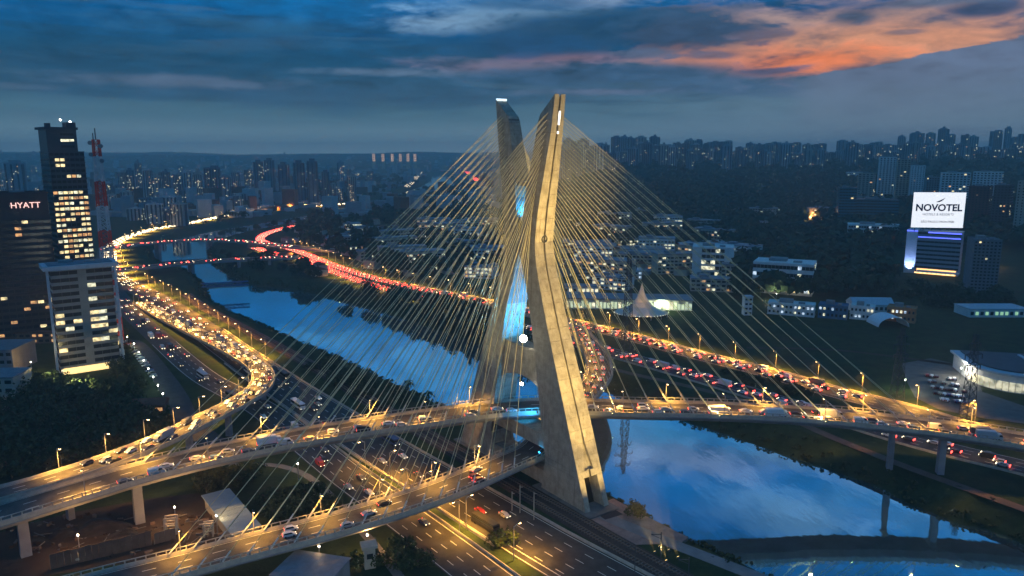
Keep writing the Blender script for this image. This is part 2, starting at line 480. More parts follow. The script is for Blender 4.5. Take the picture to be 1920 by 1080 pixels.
def river_sd(X, Y):
    """signed distance to the river outline, negative inside"""
    X = np.asarray(X, float); Y = np.asarray(Y, float)
    if X.size == 1:
        x, y = float(X.ravel()[0]), float(Y.ravel()[0]); vx = x - _A[:, 0]; vy = y - _A[:, 1]
        t = np.clip((vx * _D[:, 0] + vy * _D[:, 1]) / _LL, 0, 1); d = math.sqrt(((vx - t * _D[:, 0]) ** 2 + (vy - t * _D[:, 1]) ** 2).min())
        c = ((_A[:, 1] > y) != (_B[:, 1] > y)) & (x < _D[:, 0] * vy / _DY + _A[:, 0])
        return np.full(X.shape, -d if int(c.sum()) % 2 else d)
    best = np.full(X.shape, 1e18); ins = np.zeros(X.shape, bool); n = len(RIVER)
    for i in range(n):
        ax, ay = RIVER[i]; bx, by = RIVER[(i + 1) % n]
        dx, dy = bx - ax, by - ay
        t = np.clip(((X - ax) * dx + (Y - ay) * dy) / (dx * dx + dy * dy + 1e-9), 0, 1)
        best = np.minimum(best, (X - ax - t * dx) ** 2 + (Y - ay - t * dy) ** 2)
        with np.errstate(divide='ignore', invalid='ignore'):
            c = ((ay > Y) != (by > Y)) & (X < dx * (Y - ay) / (dy if dy else 1e-9) + ax)
        ins ^= c
    d = np.sqrt(best)
    return np.where(ins, -d, d)


def vnoise(X, Y, s, seed=0):
    x = X / s + seed * 17.3; y = Y / s + seed * 9.1
    xi = np.floor(x).astype(np.int64); yi = np.floor(y).astype(np.int64); fx = x - xi; fy = y - yi
    fx = fx * fx * (3 - 2 * fx); fy = fy * fy * (3 - 2 * fy)

    def h(a, b):
        v = (a * 374761393 + b * 668265263 + seed * 1274126177) & 0xffffffff
        v = ((v ^ (v >> 13)) * 1274126177) & 0xffffffff
        return ((v ^ (v >> 16)) & 0xffff) / 65535.0
    return (h(xi, yi) * (1 - fx) + h(xi + 1, yi) * fx) * (1 - fy) + (h(xi, yi + 1) * (1 - fx) + h(xi + 1, yi + 1) * fx) * fy


def sm(x, a, b):
    t = np.clip((x - a) / (b - a), 0, 1); return t * t * (3 - 2 * t)


def hills(X, Y):
    r = np.hypot(X, Y); az = np.degrees(np.arctan2(X, Y))
    nn = vnoise(X, Y, 900, 1) * 0.6 + vnoise(X, Y, 330, 2) * 0.3 + vnoise(X, Y, 120, 3) * 0.1
    right = sm(az, 1.5, 9) * (sm(r, 750, 3300) * 98 + sm(r, 800, 2000) * (nn - 0.5) * 30)
    right = right + sm(az, 22, 30) * sm(r, 700, 1500) * 16
    left = (1 - sm(az, 1.5, 9)) * (sm(r, 4200, 8500) * (96 + 95 * (vnoise(X, Y, 2100, 8) * .65 + vnoise(X, Y, 700, 9) * .35 - 0.5)) + sm(r, 1500, 3000) * nn * 14)
    far = sm(r, 8500, 12000) * 10
    return right + left + far


def land(X, Y, sd=None):
    X = np.asarray(X, float); Y = np.asarray(Y, float)
    if sd is None: sd = river_sd(X, Y)
    bank = np.where(sd < 0, WZ - 2.5, WZ - 0.3 + np.minimum(-WZ + 0.3, np.maximum(sd, 0) * 0.5))
    rough = (vnoise(X, Y, 5, 5) - 0.5) * 1.6 * sm(sd, 0, 4) * (1 - sm(sd, 12, 17))
    hl = hills(X, Y) * sm(sd, 20, 160)
    return bank + rough + hl


def ground(x, y): return float(land(np.array([x]), np.array([y]))[0])


def build_ground():
    a = np.concatenate([np.arange(-180, -60, 6.0), np.arange(-60, -42, 1.5), np.arange(-42, 42, 0.24), np.arange(42, 60, 1.5), np.arange(60, 180.1, 6.0)])
    r = [0.5, 20, 50, 80, 110]
    while r[-1] < 520: r.append(r[-1] + 1.9)
    while r[-1] < 16000: r.append(r[-1] * 1.011)
    r = np.array(r)
    A, RR = np.meshgrid(np.radians(a), r); X = RR * np.sin(A); Y = RR * np.cos(A)
    Z = land(X, Y)
    nr, na = X.shape
    co = np.stack([X, Y, Z], -1).reshape(-1, 3).astype(np.float32)
    i, j = np.meshgrid(np.arange(nr - 1), np.arange(na - 1), indexing='ij')
    q = np.stack([i * na + j, i * na + j + 1, (i + 1) * na + j + 1, (i + 1) * na + j], -1).reshape(-1, 4)
    me = bpy.data.meshes.new('ground')
    me.vertices.add(len(co)); me.vertices.foreach_set('co', co.ravel())
    me.loops.add(q.size); me.loops.foreach_set('vertex_index', q[:, ::-1].ravel().astype(np.int32))
    me.polygons.add(len(q)); me.polygons.foreach_set('loop_start', np.arange(0, q.size, 4, dtype=np.int32))
    me.update(calc_edges=True); me.validate()
    me.polygons.foreach_set('use_smooth', [True] * len(me.polygons))
    # material: grass, scrub and bare earth
    m = bpy.data.materials.new('ground_cover'); m.use_nodes = True; N = NT(m.node_tree); b = N.n['Principled BSDF']
    g = N.node('ShaderNodeNewGeometry'); pos = g.outputs['Position']
    n1 = N.noise(pos, 0.015, 8, 0.65); n2 = N.noise(pos, 0.11, 6, 0.65); n3 = N.noise(pos, 0.7, 4, 0.6)
    col = N.mix(N.sstep(n2, 0.35, 0.65), (0.02, 0.038, 0.014, 1), (0.042, 0.062, 0.022, 1))
    col = N.mix(N.m('MULTIPLY', N.sstep(n1, 0.55, 0.68), 0.7), col, (0.06, 0.045, 0.028, 1))
    col = N.mix(N.m('MULTIPLY', N.sstep(n3, 0.5, 0.75), 0.5), col, (0.012, 0.02, 0.009, 1))
    N.put(b.inputs['Base Color'], col); b.inputs['Roughness'].default_value = 0.95; b.inputs['Specular IOR Level'].default_value = 0.1
    bn = N.node('ShaderNodeBump'); bn.inputs['Strength'].default_value = 0.5; bn.inputs['Distance'].default_value = 0.6
    N.l.new(n3, bn.inputs['Height']); N.l.new(bn.outputs[0], b.inputs['Normal'])
    me.materials.append(m)
    tag(link('ground', me), kind='structure')


build_ground()


def build_water():
    m = bpy.data.materials.new('river_water'); m.use_nodes = True; N = NT(m.node_tree); b = N.n['Principled BSDF']
    b.inputs['Base Color'].default_value = (0.40, 0.76, 0.84, 1); b.inputs['Metallic'].default_value = 0.94; b.inputs['Roughness'].default_value = 0.02
    g = N.node('ShaderNodeNewGeometry')
    mp = N.node('ShaderNodeMapping'); N.l.new(g.outputs['Position'], mp.inputs[0]); mp.inputs['Scale'].default_value = (1, 0.45, 1); mp.inputs['Rotation'].default_value = (0, 0, R(35))
    h = N.m('ADD', N.m('MULTIPLY', N.noise(mp.outputs[0], 0.09, 3, 0.5), 1.0), N.m('MULTIPLY', N.noise(mp.outputs[0], 0.8, 3, 0.6), 0.10))
    bn = N.node('ShaderNodeBump'); bn.inputs['Strength'].default_value = 0.16; bn.inputs['Distance'].default_value = 0.55
    N.l.new(h, bn.inputs['Height']); N.l.new(bn.outputs[0], b.inputs['Normal'])
    mb = MB(); xs = RIVER[:, 0]; ys = RIVER[:, 1]
    x0, x1, y0, y1 = xs.min() - 30, xs.max() + 30, ys.min() - 30, ys.max() + 30
    nx, ny = 12, 40
    for i in range(nx):
        for j in range(ny):
            X0 = x0 + (x1 - x0) * i / nx; X1 = x0 + (x1 - x0) * (i + 1) / nx; Y0 = y0 + (y1 - y0) * j / ny; Y1 = y0 + (y1 - y0) * (j + 1) / ny
            mb.quad((X0, Y0, WZ), (X1, Y0, WZ), (X1, Y1, WZ), (X0, Y1, WZ))
    tag(mb.build('river_water', m), kind='structure')


build_water()
# ------------------------------------------------------------------ cable-stayed bridge: mast
MC = Vector((6, 270, 0)); MU = Vector((-0.582, 0.813, 0)).normalized(); MN = Vector((MU.y, -MU.x, 0))   # centre, long axis, across


def interp(tab, z):
    if z <= tab[0][0]: return tab[0][1]
    for (a, u), (b, v) in zip(tab, tab[1:]):
        if z <= b: return u + (v - u) * (z - a) / (b - a)
    return tab[-1][1]


S_OUT = [(-1, 40.3), (0, 40), (27, 30.2), (45, 23.3), (62, 16.8), (80, 10.6), (88, 9), (100, 10.4), (127, 15.7), (139, 17.3)]
S_IN = [(-1, 15), (12, 17.5), (25, 15), (40, 12), (60, 8.2), (78, 3.2), (84, 0.0), (90.5, 0.0), (93, 1.0), (109, 3.6), (134, 9.3), (139, 10.4)]
H_W = [(-1, 5.3), (27, 5.2), (62, 4.7), (88, 4.15), (100, 3.9), (127, 2.6), (139, 2.3)]
G_W = [(-1, 3.2), (10.99, 2.9), (11, .4), (13.19, .4), (13.2, 2.0), (22, .5), (140, 0.42)]
CAP_OUT, CAP_IN = 139.5, 133.0


def mp(s, n, z): return MC + MU * s + MN * n + Vector((0, 0, z))


def leg_ring(sg, z, inset=0.0, gd=0.9):
    so = sg * (interp(S_OUT, z) - inset); si = sg * (interp(S_IN, z) + inset)
    w = interp(H_W, z) - inset; g = interp(G_W, z)
    if inset: return [mp(so - sg * gd, -w, z), mp(so - sg * gd, w, z), mp(si, w, z), mp(si, -w, z)]
    # notch (the groove down the middle of the outer face)
    return [mp(so, -w, z), mp(so, -g, z), mp(so - sg * gd, -g, z), mp(so - sg * gd, g, z), mp(so, g, z), mp(so, w, z), mp(si, w, z), mp(si, -w, z)]


def top_cut(sg, p):
    """the sloping top: high on the outer side, low on the inner"""
    s = (p - MC).dot(MU) * sg; t = (s - 9.3) / (17.3 - 9.3); lim = CAP_IN + (CAP_OUT - CAP_IN) * max(0, min(1, t))
    return Vector((p.x, p.y, min(p.z, lim)))


def build_mast():
    root = empty('bridge_mast', (MC.x, MC.y, 0))
    tag(root, 'tall floodlit concrete mast whose crossing legs straddle two bridge decks', 'bridge mast')
    for sg in (-1, 1):
        core = MB()
        zs = [0, 11, 22, 25, 40, 60, 80, 91, 109, 127, 132.4]
        for a, b in zip(zs, zs[1:]):
            ra = leg_ring(sg, a, 0.12, 1.0 if a >= 22 else (1.6 if a >= 11 else 5.2)); rb = leg_ring(sg, b, 0.12, 1.0 if a >= 22 else (1.6 if a >= 11 else 5.2))
            core.hexa(ra + rb)
        leg = core.build('leg', M_CONCD, root); local(root, leg)
        lifts = []
        z = 0.0
        while z < 139:
            h = {0: 5.5, 5.5: 5.5, 11: 2.2, 13.2: 4.4, 17.6: 4.4}.get(round(z, 1), 4.2)
            z1 = min(z + h, 139.6)
            lifts.append((z, z1)); z = z1
        for a, b in lifts:
            mb = MB(); gd = 0.9 if a > 10.9 else 5.1
            if 13.1 < a < 21.5: gd = 1.3
            ra = leg_ring(sg, a, 0, gd); rb = leg_ring(sg, b - 0.08, 0, gd)
            ra = [top_cut(sg, p) for p in ra]; rb = [top_cut(sg, p) for p in rb]
            k = 0; n = len(ra); mb.v = [tuple(p) for p in ra + rb]
            for i in range(n):
                j = (i + 1) % n; mb.f.append((i, j, n + j, n + i) if sg > 0 else (i, n + i, n + j, j)); mb.mi.append(0)
            mb.f.append(tuple(range(n))); mb.f.append(tuple(range(n, 2 * n))); mb.mi += [0, 0]
            o = mb.build('concrete_lift', M_CONC, leg); local(root, o)
            o.matrix_parent_inverse = Matrix.Identity(4); o.location = (0, 0, 0)
            bm = bmesh.new(); bm.from_mesh(o.data); bmesh.ops.remove_doubles(bm, verts=bm.verts, dist=0.001); bmesh.ops.recalc_face_normals(bm, faces=bm.faces); bm.to_mesh(o.data); bm.free()
    # arched web that ties the legs above the upper deck
    def web(name, zt, zb, zarch, hw, smax_t, smax_b):
        mb = MB(); n = 14; top = []; bot = []
        for i in range(n + 1):
            t = -1 + 2 * i / n
            s = t * smax_b
            zz = zb + (zarch - zb) * math.sqrt(max(0, 1 - t * t))
            bot.append((s, zz)); top.append((t * smax_t, zt - 1.0 * (1 - t * t)))
        for (s0, b0), (s1, b1), (u0, t0), (u1, t1) in zip(bot, bot[1:], top, top[1:]):
            mb.hexa([mp(s0, -hw, b0), mp(s1, -hw, b1), mp(s1, hw, b1), mp(s0, hw, b0), mp(u0, -hw, t0), mp(u1, -hw, t1), mp(u1, hw, t1), mp(u0, hw, t0)])
        o = mb.build(name, M_CONC, root); local(root, o)
    web('tie_arch', 51, 32, 39, 3.4, 10.4, 14.2)
    for (z0, z1, hw) in ((15.2, 20.4, 4.2), (1.5, 6.8, 4.4)):
        mb = MB(); sm_ = interp(S_IN, z0) + 1.0
        mb.hexa([mp(-sm_, -hw, z0), mp(sm_, -hw, z0), mp(sm_, hw, z0), mp(-sm_, hw, z0), mp(-sm_, -hw, z1), mp(sm_, -hw, z1), mp(sm_, hw, z1), mp(-sm_, hw, z1)])
        o = mb.build('crossbeam', M_CONC, root); local(root, o)
    mb = MB(); mb.hexa([mp(-4.6, -2.6, 108.6), mp(4.6, -2.6, 108.6), mp(4.6, 2.6, 108.6), mp(-4.6, 2.6, 108.6), mp(-4.8, -2.6, 110.2), mp(4.8, -2.6, 110.2), mp(4.8, 2.6, 110.2), mp(-4.8, 2.6, 110.2)])
    o = mb.build('upper_tie', M_CONC, root); local(root, o)
    # plinth slabs at the feet
    for sg in (-1, 1):
        mb = MB(); a, b = sg * 43.5, sg * 12
        pts = [mp(a, -6.8, 0), mp(b, -6.8, 0), mp(b, 6.8, 0), mp(a, 6.8, 0)]
        if sg > 0: pts = pts[::-1]
        mb.prism([(p.x, p.y) for p in pts], -8, 0.55 if sg < 0 else 0.5)
        o = mb.build('plinth', M_CONCD, root); local(root, o)
    for sg in (-1, 1):   # black panel in each foot portal paints the shade inside it
        mb = MB(); z0, z1 = 0.56, 10.9; a0, a1 = sg * (interp(S_OUT, z0) - 4.95), sg * (interp(S_OUT, z1) - 4.95)
        mb.hexa([mp(a0, -2.9, z0), mp(a0, 2.9, z0), mp(a0 - sg * .3, 2.9, z0), mp(a0 - sg * .3, -2.9, z0), mp(a1, -2.75, z1), mp(a1, 2.75, z1), mp(a1 - sg * .3, 2.75, z1), mp(a1 - sg * .3, -2.75, z1)])
        o = mb.build('portal_shade', mat('portal_shade_black', (.008, .008, .008, 1), .9), root); local(root, o)
    # ring handle at the knot and slot of light near the top of the near leg
    mb = MB(); c = mp(-interp(S_OUT, 89) - 0.25, 0, 90.3)
    for i in range(12):
        a0, a1 = i * math.pi / 6, (i + 1) * math.pi / 6
        mb.beam(c + MN * math.cos(a0) * 1.15 + Vector((0, 0, math.sin(a0) * 1.15)), c + MN * math.cos(a1) * 1.15 + Vector((0, 0, math.sin(a1) * 1.15)), 0.35)
    o = mb.build('hoist_ring', M_DARK, root); local(root, o)
    mb = MB()
    for z0, z1 in ((129.5, 134.0), (126.6, 127.4)):
        p0 = -interp(S_OUT, z0) - 0.05; p1 = -interp(S_OUT, z1) - 0.05
        mb.hexa([mp(p0 - .1, .1, z0), mp(p0 - .1, 0.75, z0), mp(p0 + .1, .75, z0), mp(p0 + .1, .1, z0), mp(p1 - .1, .1, z1), mp(p1 - .1, .75, z1), mp(p1 + .1, .75, z1), mp(p1 + .1, .1, z1)])
    o = mb.build('slot_light', mat('slot_light', (1, 1, 1, 1), emit=(1, 0.95, 0.85, 1), es=2.2), root); local(root, o)
    mb = MB(); mb.box(mp(17.0, 0, 0).x, mp(17.0, 0, 0).y, 139.2, 139.9, 1.2, 4.0, math.atan2(MN.y, MN.x) + math.pi / 2)
    o = mb.build('beacon', mat('beacon_cool', (1, 1, 1, 1), emit=(0.7, 0.9, 1, 1), es=1.5), root); local(root, o)


build_mast()

# ------------------------------------------------------------------ decks
YB = [(-330, 1050, 14), (-120, 998, 14.5), (0, 964, 15), (130, 925, 16), (255, 888, 17), (400, 852, 18.5), (560, 820, 20), (700, 798, 21.5), (820, 781, 22.5), (920, 768, 23.5), (1010, 762, 24), (1100, 763, 24),
      (1200, 766, 23.5), (1320, 768, 23), (1440, 773, 22), (1560, 781, 20.5), (1680, 793, 19), (1800, 808, 17.5), (1920, 827, 16), (2080, 858, 14), (2300, 900, 12)]
PA = Path([P(*q) for q in YB])
LW = [(-120, 1200, 6), (30, 1142, 7), (180, 1100, 7.5), (330, 1062, 8), (480, 1022, 9), (640, 980, 10), (770, 940, 10.5), (870, 903, 11), (950, 868, 11), (1010, 838, 11)]
PBp = [P(*q) for q in LW] + [(17, 291, 11.5), (30, 318, 12), (42, 352, 12), P(1124, 688, 11.5), P(1114, 660, 11), P(1098, 640, 9), P(1082, 622, 6.5), P(1060, 606, 4), P(1030, 596, 1.5), P(985, 588, .4)]
PB = Path(PBp)
RC = [(-330, 1000, 14), (-120, 952, 14.5), (0, 926, 15), (100, 898, 15.5), (200, 865, 15.5), (300, 826, 15), (380, 788, 13.5), (440, 758, 12), (480, 733, 10.5), (494, 709, 9), (484, 688, 8), (452, 666, 6.5), (405, 642, 4.6), (350, 615, 2.8), (300, 590, 1.3), (262, 568, .5)]
PC = Path([P(*q) for q in RC])


def deck(root, path, hw, depth, barrier=1.0, a=0, b=None, lanes=3, curb=0.9, posts=True, fascia=None):
    b = path.len if b is None else b
    g = MB(); path.sweep(g, [(-hw, -0.25), (-hw, -0.9), (-hw * 0.72, -depth), (hw * 0.72, -depth), (hw, -0.9), (hw, -0.25)][::-1], a, b)
    local(root, g.build('girder', fascia or M_GIRD, root))
    g = MB(); path.sweep(g, [(-hw, -0.246), (-hw, 0.0), (hw, 0.0), (hw, -0.246)], a, b); local(root, g.build('road_slab', M_DECK, root))
    for sd in (-1, 1):
        g = MB(); o = sd * hw
        path.sweep(g, [(o - sd * 0.42, 0.004), (o - sd * .32, barrier), (o + sd * 0.05, barrier), (o + sd * 0.06, -0.5), (o + sd * .004, -0.5), (o + sd * .004, .004)][::(1 if sd < 0 else -1)], a, b)
        local(root, g.build('barrier', M_BARR, root))
    if posts:
        g = MB(); d = a + 2
        while d < b - 2:
            for sd in (-1, 1):
                q, t = path.at(d, sd * (hw - 0.1)); g.box(q.x, q.y, q.z + barrier, q.z + barrier + 0.9, 0.35, 0.35, math.atan2(t.y, t.x))
            d += 2.6
        for sd in (-1, 1):
            path.sweep(g, [(sd * (hw - .2), barrier + .9), (sd * (hw - .2), barrier + 1.1), (sd * hw, barrier + 1.1), (sd * hw, barrier + .9)], a, b)
        o = local(root, g.build('guard_rail_posts', M_BARR, root)); o['kind'] = 'stuff'
    g = MB()
    inner = hw - curb
    for k in range(1, lanes):
        off = -inner + 2 * inner * k / lanes; d = a
        while d < b - 4:
            path.ribbon(g, off - 0.14, off + 0.14, 0.012, a=d, b=d + 3.5); d += 9
    for sd in (-1, 1): path.ribbon(g, sd * inner - .12, sd * inner + .12, 0.012, a=a, b=b)
    o = local(root, g.build('lane_markings', M_PAINT, root)); o['kind'] = 'stuff'


dA = tag(empty('bridge_deck', (6, 277, 0)), 'upper curved bridge deck full of traffic running across the whole view through the mast', 'bridge deck')
deck(dA, PA, 7.6, 2.6)
dB = tag(empty('bridge_deck', (5, 268, 0)), 'lower curved bridge deck passing under the upper deck and looping away behind the mast', 'bridge deck')
deck(dB, PB, 6.6, 2.3)
dC = tag(empty('bridge_ramp', P(480, 733, 0)), 'curved ramp packed with cars that swings down to the riverside expressway', 'bridge ramp')
deck(dC, PC, 5.6, 1.6, 0.9, posts=False)


def pier(root, x, y, z1, w=3.2, t=2.2, rz=0.0, name='pier', head=True):
    z0 = ground(x, y) - 1
    mb = MB(); mb.box(x, y, z0, z1 - (1.6 if head else 0), w, t, rz, taper=0.9)
    if head: mb.hexa([(p[0], p[1], p[2]) for p in pier_head(x, y, z1 - 1.6, z1, w, t, rz)])
    local(root, mb.build(name, M_GIRD, root))


def pier_head(x, y, z0, z1, w, t, rz):
    out = []
    for zz, f in ((z0, 0.9), (z1, 2.1)):
        for sx, sy in ((-1, -1), (1, -1), (1, 1), (-1, 1)):
            X = sx * w * f / 2; Y = sy * t / 2 * .98
            out.append((x + X * math.cos(rz) - Y * math.sin(rz), y + X * math.sin(rz) + Y * math.cos(rz), zz))
    return out


for px in (30, 255):
    d = PA.near(*P(px, 964 if px < 100 else 888, 16)[:2]); q, t = PA.at(d, 0.0)
    pier(dA, q.x, q.y, q.z - 2.55, 3.4, 3.0, math.atan2(t.y, t.x) + math.pi / 2)
for px, py in ((-200, 1020), (1768, 803), (1995, 840)):
    d = PA.near(*P(px, py, 18)[:2]); q, t = PA.at(d); pier(dA, q.x, q.y, q.z - 2.55, 3.0, 2.4, math.atan2(t.y, t.x) + math.pi / 2)
x_, y_, _ = P(1668, 868, 0); q, t = PA.at(PA.near(x_, y_)); pier(dA, x_, y_, q.z - 2.55, 2.4, 2.0, math.atan2(t.y, t.x) + math.pi / 2)
for px, py, z in ((60, 1130, 7), (-80, 1190, 6)):
    d = PB.near(*P(px, py, z)[:2]); q, t = PB.at(d); pier(dB, q.x, q.y, q.z - 2.25, 3, 2.2, math.atan2(t.y, t.x) + math.pi / 2)
for px, py, z in ((1122, 660, 11), (1085, 622, 6.5)):
    d = PB.near(*P(px, py, z)[:2]); q, t = PB.at(d); pier(dB, q.x, q.y, q.z - 2.25, 3, 2, math.atan2(t.y, t.x) + math.pi / 2)
for px, py, z in ((115, 893, 15), (250, 845, 15), (350, 803, 14), (430, 764, 12), (490, 715, 9), (455, 668, 6.5)):
    d = PC.near(*P(px, py, z)[:2]); q, t = PC.at(d); pier(dC, q.x, q.y, q.z - 1.55, 2.4, 2, math.atan2(t.y, t.x) + math.pi / 2)

# ------------------------------------------------------------------ stay cables
cable_mat = M_CABLE
dmA = PA.near(6, 277); dmB = PB.near(5, 268)


def cable_set(path, dm, sgn, arm, hw, n, d0, d1, where):
    """arm -1 near, +1 far; sgn: +1 forward along the path, -1 backward"""
    for k in range(n):
        f = k / (n - 1)
        d = dm + sgn * (d0 + (d1 - d0) * f)
        for sd in (-1, 1):
            q, t = path.at(d, sd * (hw - 0.5)); q = q + Vector((0, 0, 1.0))
            z = 92 + 41 * f ** 0.92 + (0.6 if sd > 0 else 0)
            sc = arm * (interp(S_OUT, z) * (0.62 if sd > 0 else 0.45) + interp(S_IN, z) * (0.38 if sd > 0 else 0.55))
            side = 1 if (q - MC).dot(MN) > 0 else -1
            top = mp(sc, side * (interp(H_W, z) - 0.1), z)
            root = empty('stay_cable', q)
            edge = 'near' if (q - path.at(d)[0]).y < 0 else 'far'
            tag(root, '%s yellow cable from the mast, %s edge, %s' % (ORD[k], edge, where), 'stay cable', 'stay cables fanning from the bridge mast')
            mb = MB(); mb.beam(q, top, 0.215, mi=0, seg=6); local(root, mb.build('sheath', cable_mat, root))
            a = q; b = q + (top - q).normalized() * 3.4
            mb = MB(); mb.beam(a, b, 0.46, seg=6); local(root, mb.build('anchor_tube', M_WHITE, root))


M_WHITE = mat('white_paint', (0.75, 0.74, 0.7, 1), 0.5)
ORD = ['first', 'second', 'third', 'fourth', 'fifth', 'sixth', 'seventh', 'eighth', 'ninth', 'tenth', 'eleventh', 'twelfth', 'thirteenth', 'fourteenth', 'fifteenth', 'sixteenth', 'seventeenth', 'eighteenth']
cable_set(PA, dmA, -1, 1, 7.6, 18, 22, 136, 'upper deck left of it')
cable_set(PA, dmA, 1, -1, 7.6, 18, 24, 148, 'upper deck right of it')
cable_set(PB, dmB, -1, -1, 6.6, 18, 22, 132, 'lower deck left of it')
cable_set(PB, dmB, 1, 1, 6.6, 18, 24, 140, 'lower deck behind it')


def floodlight(name, loc, target, energy, color, angle, label, group=None, r=0.35, es=None):
    root = tag(empty(name, loc), label, 'floodlight', group)
    d = (Vector(target) - Vector(loc)).normalized()
    mb = MB(); mb.beam(Vector(loc) - d * 0.6, Vector(loc) - d * 0.05, r * 2.2, seg=8); local(root, mb.build('housing', M_DARK, root))
    mb = MB(); mb.beam(Vector(loc) - d * 0.045, Vector(loc) + d * 0.03, r * 1.9, seg=20)
    cc = tuple(color) + (1,)
    local(root, mb.build('lens', mat('flood_lens_%02d' % (int(color[0] * 9) * 10 + int(color[2] * 9)), cc, emit=cc, es=es or 8), root))
    spot('spot_light', Vector(loc) + d * 0.1, target, energy, color, angle, 0.6, r, root)


YEL = (1.0, 0.66, 0.20)
# floods that light the yellow outer face of the near leg and the arms
def aimed(path, d, off, up, s, n, z): q, t = path.at(d, off); return tuple(q + Vector((0, 0, up))), tuple(mp(s, n, z))
FL = [((45.5, 213, .6), tuple(mp(-31, 0, 22)), 150000, 46, 'floodlight on the paved platform aimed at the foot of the near mast leg'),
      ((48, 211, .6), tuple(mp(-22, 0, 48)), 330000, 38, 'floodlight on the paved platform aimed at the lower half of the near mast leg'),
      ((43.5, 210, .6), tuple(mp(-12, 0, 76)), 560000, 32, 'floodlight on the paved platform aimed below the knot of the mast'),
      ((50, 207, .6), tuple(mp(-11, 0, 100)), 640000, 28, 'floodlight on the paved platform aimed above the knot of the mast'),
      ((46, 205, .6), tuple(mp(-15, 0, 124)), 760000, 24, 'floodlight on the paved platform aimed at the upper arm of the mast')]
for loc, tg, en, an, lb in FL: floodlight('mast_floodlight', loc, tg, en, YEL, an, lb, 'floodlights that light the mast', es=2)
for sgn, path, dm, hw, nm in ((-1, PA, dmA, 7.6, 'upper deck left of'), (1, PA, dmA, 7.6, 'upper deck right of'), (-1, PB, dmB, 6.6, 'lower deck left of'), (1, PB, dmB, 6.6, 'lower deck loop behind')):
    for dd in (30, 70, 110):
        loc, _ = aimed(path, dm + sgn * dd, (-1 if sgn < 0 else 1) * (hw + 0.6), 0.6, 0, 0, 100)
        q, t = path.at(dm + sgn * dd * 0.55, 0)
        floodlight('cable_floodlight', loc, tuple(mp(0, 0, 108)), (11000 + 110 * dd) if sgn < 0 else (17000 + 190 * dd), (1.0, 0.86, 0.42), 62, '%s of three cable floodlights on the barrier of the %s the mast' % ({30: 'innermost', 70: 'middle', 110: 'outermost'}[dd], nm), 'floodlights that light the stay cables', r=.2, es=4)
# blue floods between the legs
BLUE = (0.03, 0.42, 1.0)
floodlight('blue_floodlight', tuple(mp(-6, 0, 52.5)), tuple(mp(8, 0, 66)), 60000, BLUE, 120, 'blue floodlight on the tie arch lighting the inner side of the far leg')
floodlight('blue_floodlight', tuple(mp(-1.3, -1.2, 99)), tuple(mp(3.2, 0, 101)), 14000, BLUE, 150, 'blue floodlight above the knot lighting the inner side of the far arm')
floodlight('blue_floodlight', tuple(mp(-5.5, -1, 68)), tuple(mp(6, 0, 70)), 16000, BLUE, 150, 'higher blue floodlight on the near leg lighting the inner side of the far leg')
floodlight('blue_floodlight', tuple(mp(-8, -2, 26.5)), tuple(mp(14, 0, 26)), 12000, BLUE, 110, 'blue floodlight on the upper deck lighting the foot of the far leg')
floodlight('blue_floodlight', tuple(mp(-13, -4.5, 13)), tuple(mp(-16, -4, 18)), 3000, BLUE, 120, 'blue floodlight under the upper deck beside the near leg')
# two bright white floods hanging inside the mast
floodlight('white_floodlight', tuple(mp(-3, -4.4, 53.5)), tuple(Vector((0, 190, 60))), 9000, (1, 0.95, 0.82), 150, 'dazzling white floodlight on the tie arch between the mast legs', r=1.4, es=80)
floodlight('white_floodlight', tuple(mp(-3, -5.2, 36.5)), tuple(Vector((0, 190, 26))), 5000, (1, 0.97, 0.9), 150, 'smaller white floodlight hanging under the tie arch', r=.65, es=60)
# ------------------------------------------------------------------ roads on the ground
def gpath(px, z=0.12, step=5.0): return Path([P(q[0], q[1], q[2] if len(q) > 2 else 0) for q in px], step)


def road(name, path, hw, dz=0.12, lanes=3, matl=None, edge=True, dash=(3.5, 9), kind='structure', end=None):
    mb = MB(); path.ribbon(mb, -hw, hw, dz)
    for f in (-hw, hw):   # a kerb face down to the ground on each side
        mb2 = None
    o = mb.build(name, matl or M_ASPH); o['kind'] = 'structure'
    mb = MB(); b = end or path.len
    if edge:
        for sd in (-1, 1): path.ribbon(mb, sd * (hw - .6) - .13, sd * (hw - .6) + .13, dz + 0.012, b=b)
    for k in range(1, lanes):
        off = -(hw - .6) + 2 * (hw - .6) * k / lanes; d = 0
        while d < b - 5: path.ribbon(mb, off - .13, off + .13, dz + 0.012, a=d, b=d + dash[0]); d += dash[1]
    if mb.f: m = mb.build('lane_markings', M_PAINT, o); m['kind'] = 'stuff'
    return o


